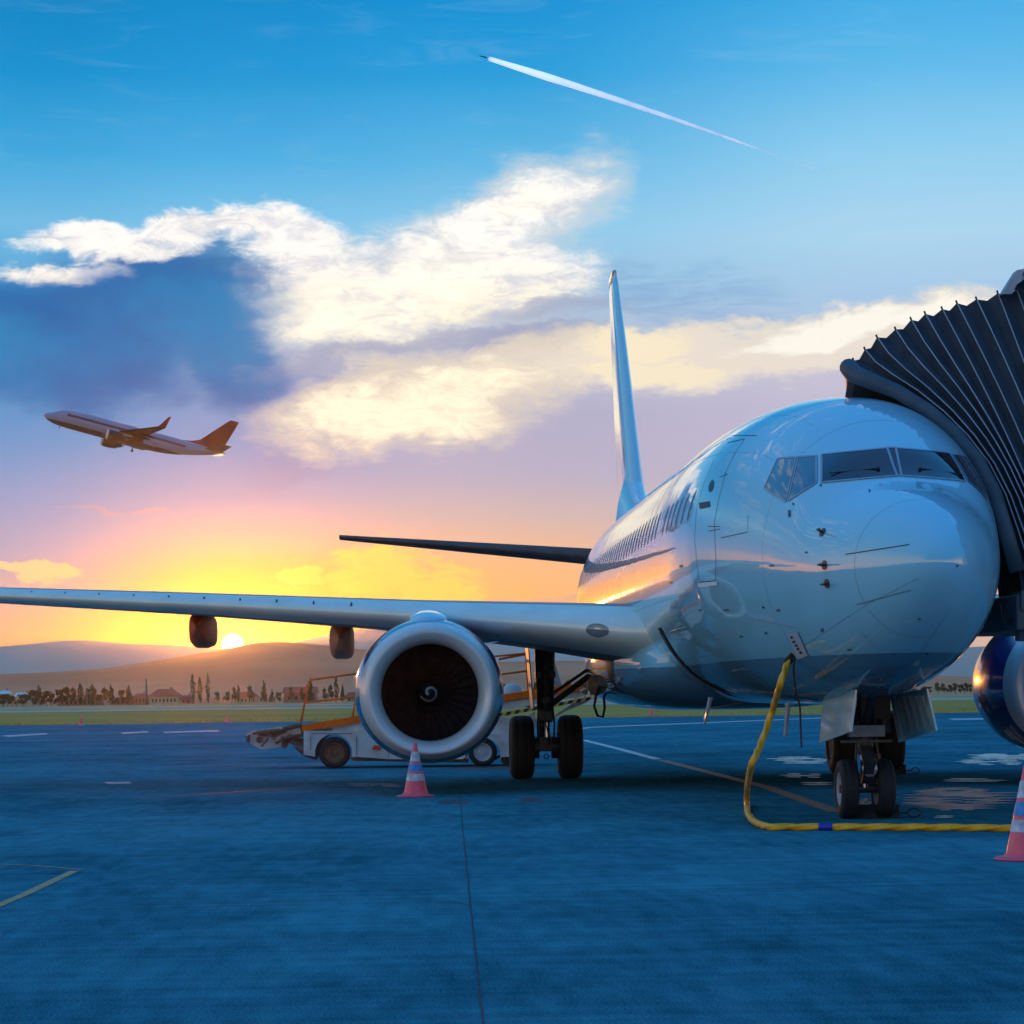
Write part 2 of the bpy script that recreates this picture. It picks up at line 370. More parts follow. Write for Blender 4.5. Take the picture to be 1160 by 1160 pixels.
def nose_gear(root):
    Y = 4.1; g = MB()
    g.tube([(0, Y, .36), (0, Y, .78)], .05, 14, 2)
    g.tube([(0, Y, .74), (0, Y, .82), (0, Y + .02, 1.2), (0, Y + .1, 2.0)], [.075, .10, .11, .12], 16)
    g.tube([(-.3, Y, .345), (.3, Y, .345)], .05, 12)
    g.beam((0, Y - .10, .42), (0, Y - .32, .62), .12, .04); g.beam((0, Y - .32, .62), (0, Y - .10, .84), .14, .04)
    g.tube([(0, Y + .05, 1.0), (0, Y - 1.0, 1.75)], .045, 10); g.tube([(-.25, Y - .95, 1.7), (.25, Y - .95, 1.7)], .05, 10)
    g.box((0, Y - .13, 1.02), (.42, .12, .13), 1); g.box((0, Y - .14, .90), (.6, .05, .03), 0)
    g.tube([(-.24, Y - .05, 1.0), (-.24, Y - .02, 1.14)], .07, 12); g.tube([(.24, Y - .05, 1.0), (.24, Y - .02, 1.14)], .07, 12)
    for s in (-1, 1): g.tube([(s * .09, Y - .1, .4), (s * .13, Y - .16, .7), (s * .1, Y - .13, 1.1), (s * .1, Y, 1.7)], .014, 7, 3)
    g.tube([(.02, Y - .14, .64), (.07, Y - .2, .68), (.09, Y - .2, .75), (.02, Y - .14, .8)], .012, 7, 3)
    g.box((.05, 4.75, 1.25), (.62, .12, .55), 3); g.beam((-.2, Y + .1, 1.0), (.28, Y + .9, 1.4), .08, .3, 3); g.box((.1, Y + .15, 1.3), (.45, .2, .3), 3)
    o = g.build('nose_gear', [M_gear, M_gearl, M_chrome, M_black], root)
    L = MB(); L.lathe([(0, .001), (0, .085), (.02, .095), (.10, .08), (.14, .03)], (0.02, Y - .24, .58), (0, 1, 0), 24); L.build('taxi_light', M_frame, o, smooth=True)
    for s in (-1, 1):
        t, r = MB(), MB(); wheel(t, r, (s * .215, Y, .345), .345, .20, rimr=.19); t.build('tyre', M_rubber, o, smooth=True); r.build('rim', M_rim, o)
    for s, px_ in ((-1, None), (1, None)):
        d = MB(); (x0, x1), th = ((-.28, -.34) if s < 0 else (.50, .60)), .025
        for (ya, yb, za, zb, zt) in ((2.95, 5.1, 1.03, .86, 1.50),):
            p = [(x1, ya, za), (x1 + s * th, ya, za), (x1 + s * th, yb, zb), (x1, yb, zb), (x0, ya, zt), (x0 + s * th, ya, zt), (x0 + s * th, yb, zt - .06), (x0, yb, zt - .06)]
            d.hexa(p)
            # stiffening ribs inside
            for q in range(6):
                y = ya + .15 + q * (yb - ya - .3) / 5
                d.beam((x1 - s * .012, y, za + (zb - za) * q / 5 + .05), (x0 - s * .012, y, zt - .08), .03, .03, 1)
        d.build('gear_door', [M_tailp, M_gearl], o)
    return o

def airliner(name, label, cat, fmat, finmat, cowlmat, loc, detail=True, winglets=False, gear=True):
    root = empty(name, loc, label, cat)
    fm = fuselage_mb() if detail else fuselage_mb(60, 48)
    fus = fm.build('fuselage', fmat, root, smooth=True)
    for s in (-1, 1):
        w = surf_mb(WING, side=s); wo = w.build('wing', M_under if detail else mat('shaded_wing_paint', (.012, .010, .012), rough=.8, spec=.1), root, smooth=True)  # climbing jet: backlit silhouette put into the near-black wing colour
        le = surf_mb([x for x in WING if x[0] > 0.9], side=s, frac=.12, off=.006); le.build('leading_edge', M_lead if detail else MATS['shaded_wing_paint'], wo, smooth=True)
        for X in (6.45, 8.95):
            ly, lz, ch, tc, inc = wing_at(X); mbf = MB(); zz = lz - .10 - tc * ch * .35; n = 18
            rows = [(ly + ch * .42, .02, .02), (ly + ch * .5, .15, .20), (ly + ch * .62, .20, .28), (ly + ch * .8, .215, .32), (ly + ch * 1.0, .20, .28), (ly + ch * 1.15, .12, .16), (ly + ch * 1.28, .02, .02)]
            vs = []
            for y, hw, hh in rows:
                for k in range(n):
                    a = 2 * PI * k / n; ca, sa = math.cos(a), math.sin(a)
                    vs.append((s * X + hw * math.copysign(abs(ca) ** .45, ca), y, zz - .10 + hh * math.copysign(abs(sa) ** .6, sa) - (.03 if y > ly + ch * .6 else 0)))
            mbf.add(vs, [(i * n + k, (i + 1) * n + k, (i + 1) * n + (k + 1) % n, i * n + (k + 1) % n) for i in range(6) for k in range(n)])
            mbf.build('flap_track_fairing', (mat('glow_fairing_paint', (.95, .17, .05), rough=.5, spec=.2) if X > 8 else mat('faint_glow_fairing_paint', (.75, .32, .17), rough=.5, spec=.2)) if detail else MATS['shaded_wing_paint'], wo, smooth=True)  # sunset glare put into the fairing colours, redder outboard
        if winglets:
            wl = surf_mb([(17.0, 21.5, 3.74, 1.6, .08, 0), (17.6, 21.9, 4.1, 1.3, .08, 0), (18.0, 22.6, 5.2, .8, .08, 0), (18.2, 23.2, 6.1, .45, .08, 0)], side=s)
            wl.build('winglet', finmat, wo, smooth=True)
        surf_mb(STAB, side=s).build('stabilizer', mat('backlit_stabilizer_paint', (.13, .10, .10), rough=.9, spec=.1), root, smooth=True)  # shade of the backlit tailplane put into its colour
        engine(root, s, cowlmat, detail)
        if gear: main_gear(root, s)
    if gear: nose_gear(root)
    fin = surf_mb(FIN, axis='z'); fo = fin.build('fin', finmat, root, smooth=True)
    d = MB(); vs = []   # dorsal fillet
    prof = [(28.2, .03, .05), (29.5, .10, .22), (30.8, .17, .50), (32.0, .23, 1.0), (33.2, .26, 1.6)]
    for y, w, h in prof:
        for k in range(9):
            a = PI * k / 8; vs.append((w * math.cos(a) * (1.8 - .8 * math.sin(a)), y, 5.22 + (h) * math.sin(a) ** .8 - .02))
    d.add(vs, [(i * 9 + k, i * 9 + k + 1, (i + 1) * 9 + k + 1, (i + 1) * 9 + k) for i in range(4) for k in range(8)])
    d.build('dorsal_fillet', finmat, fo, smooth=True)
    # belly fairing round the wing root
    wb = MB(); vs = []; n = 40
    rows = [(12.3, 1.45, 1.95, .30), (13.2, 1.78, 1.95, .58), (14.2, 1.98, 1.96, .72), (15.4, 2.06, 1.98, .76), (17.5, 2.12, 1.98, .78), (20, 2.12, 2.0, .78), (22, 1.95, 2.0, .66), (23.5, 1.6, 2.0, .4)]
    for y, w, zc, h in rows:
        for k in range(n):
            a = 2 * PI * k / n; ca, sa = math.cos(a), math.sin(a)
            vs.append((w * math.copysign(abs(ca) ** .6, ca), y, zc + h * math.copysign(abs(sa) ** .6, sa)))
    wb.add(vs, [(i * n + k, (i + 1) * n + k, (i + 1) * n + (k + 1) % n, i * n + (k + 1) % n) for i in range(7) for k in range(n)] + [tuple(range(n)), tuple(7 * n + k for k in range(n - 1, -1, -1))])
    wb.build('belly_fairing', fmat, root, smooth=True)
    return root, fus, fm

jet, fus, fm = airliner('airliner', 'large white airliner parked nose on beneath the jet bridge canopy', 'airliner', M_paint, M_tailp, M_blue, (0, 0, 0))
bvh = BVHTree.FromPolygons([Vector(v) for v in fm.v], fm.f)
wing_sb = [o for o in jet.children if o.name.startswith('wing')]
def hit(px, py, tree=None):
    d = ray(px, py).normalized(); h = (tree or bvh).ray_cast(CAM, d)
    if h[0] is None:
        h = (tree or bvh).find_nearest(at(px, py, 6.0)); n = h[1]
        return h[0], (n if n.dot(d) < 0 else -n)
    n = h[1]
    return h[0], (n if n.dot(d) < 0 else -n)
def patch(name, px4, material, parent, off=.006, n=8, both=False, tree=None, thick=True):
    obs = []
    for sgn in ((1, -1) if both else (1,)):
        mb = MB(); vs = []
        a, b, c, d = [Vector((*p, 0)) for p in px4]
        for j in range(n + 1):
            for i in range(n + 1):
                u, v = i / n, j / n; p = (a * (1 - u) + b * u) * (1 - v) + (d * (1 - u) + c * u) * v
                h, nn = hit(p.x, p.y, tree); q = h + nn * off; vs.append((q.x * sgn, q.y, q.z))
        fs = [(j * (n + 1) + i, j * (n + 1) + i + 1, (j + 1) * (n + 1) + i + 1, (j + 1) * (n + 1) + i) for j in range(n) for i in range(n)]
        mb.add(vs, fs); obs.append(mb.build(name, material, parent, smooth=True))
    return obs
def ribbon_mb(pts, nrm, w, off=.004, close=False):
    mb = MB(); vs = []; n = len(pts)
    for i in range(n):
        t = (pts[(i + 1) % n] - pts[i - 1]) if close else (pts[min(i + 1, n - 1)] - pts[max(i - 1, 0)])
        s = t.cross(nrm[i]).normalized() * w / 2; p = pts[i] + nrm[i] * off
        vs += [p - s, p + s]
    fs = [(2 * i, 2 * i + 1, (2 * i + 3) % (2 * n), (2 * i + 2) % (2 * n)) for i in range(n if close else n - 1)]
    return mb.add(vs, fs)
def pxline(name, pxs, material, parent, w=.012, off=.004, step=4, tree=None, close=False, mirror=False):
    P, N = [], []
    seq = list(pxs) + ([pxs[0]] if close else [])
    for (x0, y0), (x1, y1) in zip(seq, seq[1:]):
        k = max(1, int(math.hypot(x1 - x0, y1 - y0) / step))
        for i in range(k):
            h, nn = hit(x0 + (x1 - x0) * i / k, y0 + (y1 - y0) * i / k, tree); P.append(h); N.append(nn)
    if not close: h, nn = hit(*pxs[-1], tree); P.append(h); N.append(nn)
    if mirror: P = [Vector((-p.x, p.y, p.z)) for p in P]; N = [Vector((-p.x, p.y, p.z)) for p in N]
    return ribbon_mb(P, N, w, off, close).build(name, material, parent)

# cockpit windows
W1 = [(931, 515), (1014.5, 506.8), (1021, 538.5), (931, 546.7)]
W2 = [(904.5, 517.7), (925, 516.5), (925.2, 547), (893, 567.4)]
W3 = [(881, 519.6), (902, 518), (890.5, 568.5), (866, 553)]
for W, mt in ((W1, M_glass), (W2, M_sglass), (W3, M_sglass)):
    for o in patch('cockpit_window', W, mt, jet, both=True): pass
for W in (W1, W2, W3):
    pxline('window_frame', W, M_frame, jet, w=.026, off=.009, close=True)
    pxline('window_frame', W, M_frame, jet, w=.026, off=.009, close=True, mirror=True)
def surf_h(p): h = bvh.find_nearest(Vector(p)); return h[0], (h[1] if h[1].dot(Vector((0, 20, 3.2)) - h[0]) < 0 else -h[1])
# wipers
for sgn, A, B in ((-1, (.2, 2.2, 3.9), (.62, 2.35, 3.93)), (1, (.25, 2.2, 3.9), (.7, 2.35, 3.93))):
    mb = MB(); pa, na = surf_h((sgn * A[0], 1.95, 3.85)); pb, nb = surf_h((sgn * (B[0] + .1), 2.1, 3.88))
    mb.tube([pa + na * .02, pb + nb * .03], .007, 8); mb.tube([pa + na * .0, pa + na * .03], .018, 10); mb.build('wiper', M_black, jet)

# service door seams, door furniture
dc = lambda L: [(740 + x / 5.8, 480 + y / 5.8) for x, y in L]
door = dc([(490, 125), (400, 240), (330, 400), (285, 560), (272, 750), (290, 940), (305, 1040), (410, 1032), (412, 900), (402, 650), (430, 500), (480, 310), (540, 190), (600, 100)])
dr = pxline('service_door', door, M_seam, jet, w=.011, close=True, step=3)
dr2 = pxline('door_sill', dc([(300, 1062), (425, 1046)]), M_white, dr, w=.05, off=.012)
patch('door_handle', dc([(305, 520), (372, 510), (375, 545), (308, 560)]), M_black, dr, n=3, off=.01)
def oval(name, c, rx, ry, material, parent, tilt=0, off=.006, tree=None, n=18):
    mb = MB(); vs = []
    h0, n0 = hit(*c, tree); vs.append(h0 + n0 * off)
    for k in range(n):
        a = 2 * PI * k / n; x, y = rx * math.cos(a), ry * math.sin(a)
        h, nn = hit(c[0] + x * math.cos(tilt) - y * math.sin(tilt), c[1] + x * math.sin(tilt) + y * math.cos(tilt), tree); vs.append(h + nn * off)
    mb.add(vs, [(0, 1 + k, 1 + (k + 1) % n) for k in range(n)]); return mb.build(name, material, parent, smooth=True)
oval('door_window', dc([(383, 410)])[0], 2.6, 7, M_cabinw, dr, tilt=.25)
for L in ([(445, 750), (620, 712), (625, 600)], [(360, 675), (440, 675)], [(365, 705), (440, 692)], [(520, 78), (680, 78)], [(440, 350), (490, 330)]):
    pxline('panel_seam', dc(L), M_seam, jet, w=.008)
# cabin windows, both sides
def cabin_window(Y, sgn):
    h = bvh.ray_cast(Vector((sgn * 5, Y, 3.82)), Vector((-sgn, 0, 0)))
    mb = MB(); vs = []; n = 14
    for ring, off in ((0, .006), (1, .005), (1.12, .003)):
        for k in range(n):
            a = 2 * PI * k / n; ca, sa = math.cos(a), math.sin(a)
            y = Y + ring * .068 * math.copysign(abs(ca) ** .7, ca); z = 3.82 + ring * .185 * math.copysign(abs(sa) ** .7, sa)
            q = bvh.ray_cast(Vector((sgn * 5, y, z)), Vector((-sgn, 0, 0)))
            vs.append(q[0] + Vector((sgn * off, 0, 0)))
    fs = [(k, (k + 1) % n, n + (k + 1) % n, n + k) for k in range(n)]; fs2 = [(n + k, n + (k + 1) % n, 2 * n + (k + 1) % n, 2 * n + k) for k in range(n)]
    mb.add(vs, fs); mb.f += fs2; mb.mi += [1] * n
    return mb.build('cabin_window', [M_cabinw, M_frame], jet)
for sgn in (-1, 1):
    for k in range(44):
        if k not in (6,): cabin_window(6.25 + .508 * k, sgn)
# radome seam ring and lightning strips
ringp, ringn = [], []
for k in range(90):
    p = fpoint(.78, 2 * PI * k / 90); h = bvh.find_nearest(p); nn = h[1] if h[1].y < 0 else -h[1]; ringp.append(h[0]); ringn.append(nn)
rs = ribbon_mb(ringp, ringn, .004, .003, True).build('radome_seam', M_frame, jet)
for a in ((958, 628, 1030, 617), (970, 685, 1032, 668)):
    pxline('diverter_strip', [(a[0], a[1]), (a[2], a[3])], M_seam if a[1] < 650 else M_frame, jet, w=.009, off=.007)
# body skin seams (circumferential and the straight lap joints)
for Y in (2.9, 6.05, 9.0, 12.0):
    P, N = [], []
    for k in range(72):
        h = bvh.find_nearest(fpoint(Y, 2 * PI * k / 72)); c0 = Vector((0, Y, 3.3)); nn = h[1] if h[1].dot(h[0] - c0) > 0 else -h[1]; P.append(h[0]); N.append(nn)
    ribbon_mb(P, N, .006, .002, True).build('skin_joint', M_frame, jet)
for th in (12, 40, 62, 118, 140, 168, 196, 222, 250, 290, 318, 344):
    P, N = [], []
    for q in range(70):
        Y = 3.1 + q * .35
        if th in (196, 168, 222) and Y < 6.3: continue
        h = bvh.find_nearest(fpoint(Y, rad(th))); nn = h[1] if h[1].dot(h[0] - Vector((0, Y, 3.3))) > 0 else -h[1]; P.append(h[0]); N.append(nn)
    ribbon_mb(P, N, .005, .002).build('skin_joint', M_frame, jet)
M_sten = mat('grey_stencil', (.10, .13, .17), rough=.6)
for (x, y, w_, h_) in ((872, 640, 5, 2), (880, 690, 4, 3), (820, 690, 6, 2), (960, 735, 5, 2), (1010, 740, 4, 2), (930, 712, 3, 4), (838, 720, 4, 2), (912, 625, 3, 2), (893, 578, 3, 8), (770, 640, 3, 3), (792, 690, 3, 2), (1040, 700, 3, 2)):
    patch('stencil_mark', [(x, y), (x + w_, y - .4), (x + w_, y + h_ - .4), (x, y + h_)], M_sten, jet, off=.005, n=1)
for L in ([(905, 735), (985, 683), (1040, 655)], [(975, 716), (1010, 748)], [(850, 700), (905, 712)], [(1040, 745), (1075, 690)], [(880, 765), (940, 768), (1000, 764)]):
    pxline('panel_seam', L, M_frame, jet, w=.0035)
# probes
for px_, py_ in ((932, 603), (934, 640), (937, 661)):
    h, nn = hit(px_, py_); mb = MB(); o_ = h + nn * .07
    mb.tube([h - nn * .01, o_], [.022, .012], 8); mb.tube([o_ + Vector((0, .04, 0)), o_ + Vector((0, -.12, 0)), o_ + Vector((0, -.16, 0))], [.012, .012, .004], 8)
    mb.lathe([(0, .05), (.01, .05), (.012, .001)], h, nn, 14)
    mb.build('pitot_probe', mat('probe_brown', (.16, .07, .05), rough=.4, metal=.5), jet)
for px_, py_ in ((1084, 641), (895, 583), (985, 556), (930, 520 + 30), (899, 571)):
    oval('static_port', (px_, py_), 1.1, 1.3, M_seam, jet)
# forward hold door, open inwards: dark slot with a pale frame
slot = [(747.5, 711), (751, 718), (756, 728), (763, 739), (772, 750), (781, 760), (790, 767), (801, 774), (813, 780), (828, 785.5)]
cd = pxline('cargo_door', slot, M_well, jet, w=.34, off=.012, step=2)
pxline('door_trim', [(x + 1, y + .5) for x, y in slot[1:-1]], mat('door_brown_trim', (.16, .12, .08), rough=.5), cd, w=.13, off=.02, step=2)
pxline('door_trim', [(x - 5, y + 4.5) for x, y in slot[2:]] , M_gearl, cd, w=.03, off=.02, step=2)
pxline('door_trim', [(x + 5, y - 2.5) for x, y in slot[:-1]], M_seam, cd, w=.014, off=.008, step=2)
# ground power receptacle
rc = patch('power_receptacle', [(893, 717), (904, 715), (916, 742), (903, 747)], mat('receptacle_panel', (.5, .55, .6), rough=.35), jet, off=.012, n=3)[0]
for x, y in ((898, 721), (900.5, 726), (903, 730), (905, 734), (908, 738)): oval('receptacle_pin', (x, y), 1.4, 1.4, M_black, rc, off=.02)
for x, y in ((865, 688), (760, 660), (1050, 740), (868, 717)): oval('static_port', (x, y), 1.5, 1.2, M_seam, jet)
# belly masts
def mast(pa, pb, Y, r, mt, name):
    a = at(*pa, Y); b = at(*pb, Y); mb = MB(); t = (b - a)
    mb.hexa([a + Vector((-r * .3, -r * 2, 0)), a + Vector((r * .3, -r * 2, 0)), a + Vector((r * .3, r * 2, 0)), a + Vector((-r * .3, r * 2, 0)),
             b + Vector((-r * .2, -r, 0)), b + Vector((r * .2, -r, 0)), b + Vector((r * .2, r, 0)), b + Vector((-r * .2, r, 0))]); return mb.build(name, mt, jet)
mast((805, 790), (798, 820), 9.0, .06, M_frame, 'belly_antenna'); mast((893, 796), (889.5, 834), 5.6, .06, M_gearl, 'drain_mast')
# rear vent/door shadow line on the crown + rim of the landing gear bay
ml = MB(); c = at(676, 776, 17.5); ml.lathe([(0, .001), (0, .14), (.05, .17), (.3, .15)], c, (0, 1, 0), 20); ml.build('belly_lamp', mat('lamp_housing', (.5, .35, .25), rough=.3), jet, smooth=True)
# hanging strap at belly
mb = MB(); cc = [(684, 770), (676, 785), (673, 800), (677, 811), (683, 812), (685, 802), (684, 790), (688, 781)]
mb.tube([at(x, y, 17.4) for x, y in cc], .022, 8); mb.build('bay_strap', M_black, jet, smooth=True)
# landing light oval on wing root, small vortex tabs along the upper leading edge
lem = surf_mb([x for x in WING if x[0] > 1.5], side=-1, frac=.12, off=.006); ltree = BVHTree.FromPolygons([Vector(v) for v in lem.v], lem.f)
wsb = [o for o in jet.children if o.name.split('.')[0] == 'wing'][0]
mlt = oval('landing_light', (677, 714), 13, 7.5, mat('lamp_glass_grey', (.16, .17, .18), rough=.15, coat=1), wsb, off=.01, tree=ltree, tilt=.08)
for k in range(14):
    X = 6.2 + k * .62; ly, lz, ch, tc, inc = wing_at(X); mb = MB(); z = lz + tc * ch * .30
    mb.hexa([(-X - .02, ly + .08, z - .07), (-X + .02, ly + .08, z - .07), (-X + .02, ly + .2, z - .07), (-X - .02, ly + .2, z - .07), (-X - .01, ly + .12, z + .015), (-X + .01, ly + .12, z + .015), (-X + .01, ly + .2, z + .015), (-X - .01, ly + .2, z + .015)])
    mb.build('vortex_tab', M_gear, wsb)

# ------------------------------------------------------------------ take-off airliner
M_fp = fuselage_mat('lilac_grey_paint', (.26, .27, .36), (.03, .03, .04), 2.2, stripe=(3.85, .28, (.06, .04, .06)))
M_fin2 = mat('dark_red_tail_paint', (.22, .01, .012), rough=.6, spec=.2)
M_cowl2 = mat('brown_red_cowl', (.06, .018, .018), rough=.6, spec=.2)
M_fp.node_tree.nodes['Principled BSDF'].inputs['Coat Weight'].default_value = .25
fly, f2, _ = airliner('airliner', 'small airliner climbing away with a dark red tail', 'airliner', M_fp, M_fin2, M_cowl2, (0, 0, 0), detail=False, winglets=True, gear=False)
for nm_, y_, z0_, z1_, r_ in (('main_gear', 19.2, 1.6, .45, .28), ('nose_gear', 3.6, 1.6, .95, .13)):
    gm_ = MB(); gm_.tube([(-.8 if y_ > 9 else 0, y_, z0_), (-.8 if y_ > 9 else 0, y_, z1_)], r_ * .5, 8); gm_.lathe([(-.3, .01), (-.3, r_), (.3, r_), (.3, .01)], (-.8 if y_ > 9 else 0, y_, z1_), (1, 0, 0), 14); gm_.build(nm_, M_gear, fly)
# plane axes in world: nose direction, port direction
DV = 505.0
nosep, tailp = dep(50, 470, DV), dep(250, 524, DV + 9)
FLY = dict(nose=nosep, tail=tailp)
ya = (tailp - nosep).normalized()                       # local +y (aft)
yaw_roll = rad(2)
xp = ya.cross(UP).normalized(); zz = xp.cross(ya).normalized()   # level frame
# local x = port (towards the camera): -FWD side
xl = -xp if (-xp).dot(-FWD) > 0 else xp
zl = xl.cross(ya).normalized()
if zl.z < 0: zl = -zl
rollm = Matrix.Rotation(yaw_roll, 3, ya)
xl2, zl2 = rollm @ xl, rollm @ zl
if xl2.z < xl.z: rollm = Matrix.Rotation(-yaw_roll, 3, ya); xl2, zl2 = rollm @ xl, rollm @ zl
scl = (tailp - nosep).length / 38.0
fly.matrix_world = Matrix(((xl2.x, ya.x, zl2.x, 0), (xl2.y, ya.y, zl2.y, 0), (xl2.z, ya.z, zl2.z, 0), (0, 0, 0, 1))) @ Matrix.Scale(.97, 4)
fly.location = nosep - (zl2 * 2.7)
print('fly scale', scl, 'det', Matrix((xl2, ya, zl2)).determinant())

# ------------------------------------------------------------------ jet bridge
M_bel = mat('canopy_fabric', (.014, .022, .034), rough=.75, col2=(.034, .048, .066), scale=5, bump=.6, bscale=7, stretch=(1, 1, .5))
M_rib = mat('pleat_edge_trim', (.34, .38, .44), rough=.5)
M_pad = mat('canopy_bumper_pad', (.055, .08, .10), rough=.55, var=.2, scale=4, bump=.2, bscale=12)
M_cab = mat('bridge_cab_paint', (.08, .09, .11), rough=.5, var=.2)
M_cabr = mat('bridge_roof_metal', (.3, .33, .38), rough=.35, metal=.4)
org = Vector((9.0, 6.5, 0))
jb = empty('jet_bridge', org, 'jet bridge docked to the port side with a pleated dark canopy hood', 'jet bridge')
N = 19
lip_px = [(1158, 672), (1154, 645), (1141, 600), (1128, 558), (1108, 520), (1082, 490), (1052, 465), (1018, 444), (988, 432), (970, 425), (963, 418)]
random.seed(5)
tops = [(962, 417), (966, 411), (979, 398), (995, 384), (1012, 374), (1030, 364), (1048, 356.5), (1067, 350), (1086, 344), (1107, 338), (1129, 333), (1150, 329), (1172, 325), (1194, 322), (1217, 319), (1241, 317), (1266, 316), (1291, 315), (1317, 315)]
tops = [(x + random.uniform(-2.2, 2.2) * (i > 2), y + random.uniform(-1.2, 1.2) * (i > 2)) for i, (x, y) in enumerate(tops)]
sag_ = [random.uniform(-3, 5) for _ in range(N + 1)]
def leg(k):
    T = tops[k]; B = (1158 + 7.5 * k, 672 - 1.0 * k)
    t = min(1, k / 7); out = []
    for i, L in enumerate(lip_px):
        f = i / 10
        # straight fan line with a slight sag
        s = (B[0] + (T[0] - B[0]) * f - (14 + sag_[k]) * (1 - t * .3) * math.sin(PI * f) * -1, B[1] + (T[1] - B[1]) * f)
        if k < 7:
            q = (L[0] + (B[0] - 1158) * (1 - f) + (T[0] - 962) * f, L[1] + (B[1] - 672) * (1 - f) + (T[1] - 421) * f)
        else: q = s
        x = q[0] * (1 - t) + s[0] * t; y = q[1] * (1 - t) + s[1] * t
        out.append((x, y))
    return out
def arch(k, inset=0.0):
    P = leg(k) if isinstance(k, int) else [((a[0] + b[0]) / 2, (a[1] + b[1]) / 2) for a, b in zip(leg(int(k)), leg(int(k) + 1))]
    pts = []
    for i, (x, y) in enumerate(P):
        f = i / 10; Y = 4.05 + .75 * f ** 1.5 + inset
        p = at(x, y, Y); pts.append(p)
    top = pts[-1] - Vector((0, 0, inset * .9)); pts[-1] = top
    back = [top + Vector((.0, .35, .04)), top + Vector((0, 1.3, .06)), top + Vector((0, 2.2, -.03))]
    back = [Vector((p.x + (p.y - 4.8) * .20, p.y, p.z)) for p in back]
    rear = [Vector((p.x + .49, 7.25 - inset, p.z)) for p in reversed(pts[:-1])]
    return pts + back + rear
bel = MB(); rows = []
for k in range(N - 1):
    rows.append(arch(k)); rows.append(arch(k + .5, .06 if k > 0 else .03))
rows.append(arch(N - 1)); n = len(rows[0])
bel.add([v for r in rows for v in r], [(i * n + j, i * n + j + 1, (i + 1) * n + j + 1, (i + 1) * n + j) for i in range(len(rows) - 1) for j in range(n - 1)])
hood = bel.build('canopy', M_bel, jb, org=org)
for k in range(1, N):
    a = arch(k); mb = MB(); mb.tube([p + Vector((0, -.016, 0)) for p in a[:11]] + a[11:13], .0075, 6); mb.build('canopy_rib', M_rib, hood, org=org); 
    tp = a[10]; mb = MB(); mb.tube([tp + Vector((0, -.02, -.01)), tp + Vector((-.015, -.02, .03))], .012, 6); mb.build('rib_clip', M_bel, hood, org=org)
pad = MB(); pl = arch(0); pp = [p + Vector((-.02, -.02, -.03)) for p in pl[:11]]
pad.tube(pp[1:] + [pl[12], pl[13]], [.09] * 6 + [.09, .10, .11, .11] + [.10, .10], 14); pad.build('bumper_pad', M_pad, jb, org=org, smooth=True)
ins = MB()                                       # dark inner curtain between the pad and the skin
inn = [at(x, y, 4.45 + .8 * (i / 10)) for i, (x, y) in enumerate(lip_px)]
ins.add([p for q in inn for p in (q + Vector((.0, .03, 0)), q + Vector((.12, 1.1, -.25)))], [(2 * i, 2 * i + 1, 2 * i + 3, 2 * i + 2) for i in range(10)])
ins.build('inner_curtain', M_well, jb, org=org)
# cab, floor, tunnel and its support
cab = MB()
cab.box((4.9, 5.7, 2.38), (6.2, 3.3, .42)); cab.box((5.9, 7.2, 4.2), (3.6, .12, 3.6)); cab.box((5.9, 3.9, 4.2), (3.4, .12, 3.6))
cab.box((5.9, 5.55, 6.12), (4.0, 3.7, .14)); co = cab.build('cab', M_cab, jb, org=org, bevel=.02)
pr = [at(1135, 333, 4.6), at(1152, 306, 4.6)]
rf = MB(); a, b = pr; e1, e2 = b + Vector((4.5, 0, -.35)), a + Vector((4.5, 0, 0))
rf.hexa([a, a + Vector((.12, 0, 0)), a + Vector((.12, .2, 0)), a + Vector((0, .2, 0)), b, b + Vector((.1, 0, .02)), b + Vector((.1, .2, .02)), b + Vector((0, .2, 0))])
rf.hexa([b + Vector((.1, 0, -.10)), e1 + Vector((0, 0, -.1)), e1 + Vector((0, .9, -.1)), b + Vector((.1, .9, -.1)), b + Vector((.1, 0, 0)), e1, e1 + Vector((0, .9, 0)), b + Vector((.1, .9, 0))])
rf.build('cab_roof', M_cabr, jb, org=org)
tn = MB(); tn.box((16.5, 8.5, 4.2), (17, 2.6, 2.9), rot=Matrix.Rotation(rad(14), 3, 'Z'))
tn.build('tunnel', M_cabr, jb, org=org, bevel=.05)
sp = MB(); sp.beam((11, 6.9, .6), (11, 6.9, 2.9), .4, .4); sp.beam((11, 9.3, .6), (11, 9.3, 2.9), .4, .4); sp.beam((11, 6.5, .65), (11, 9.7, .65), .3, .3)
so = sp.build('support', M_cab, jb, org=org)
for y in (6.6, 9.6):
    t, r = MB(), MB(); wheel(t, r, (11, y, .5), .5, .35, ax=(0, 1, 0)); t.build('tyre', M_rubber, so, org=org, smooth=True); r.build('rim', M_rim, so, org=org)
ub = MB(); ub.box((2.55, 4.25, 2.52), (1.4, .5, .22)); ub.box((2.3, 4.6, 2.3), (.12, .3, .5)); ub.tube([(1.92, 4.2, 2.5), (1.92, 4.25, 2.05)], .09, 10); ub.build('floor_frame', M_cab, jb, org=org)
hs = MB()
for px3 in ([(1138, 690), (1139, 702), (1145, 707), (1151, 700), (1152, 684), (1158, 676)], [(1133, 684), (1136, 700), (1141, 706), (1147, 700), (1148, 684)]):
    pts = [at(x, y, 4.3) for x, y in px3]; sm = []
    for i in range(len(pts) - 1):
        for q in range(4): sm.append(pts[i].lerp(pts[i + 1], q / 4))
    hs.tube(sm + [pts[-1]], .016, 8)
hs.build('hose', M_black, jb, org=org, smooth=True)

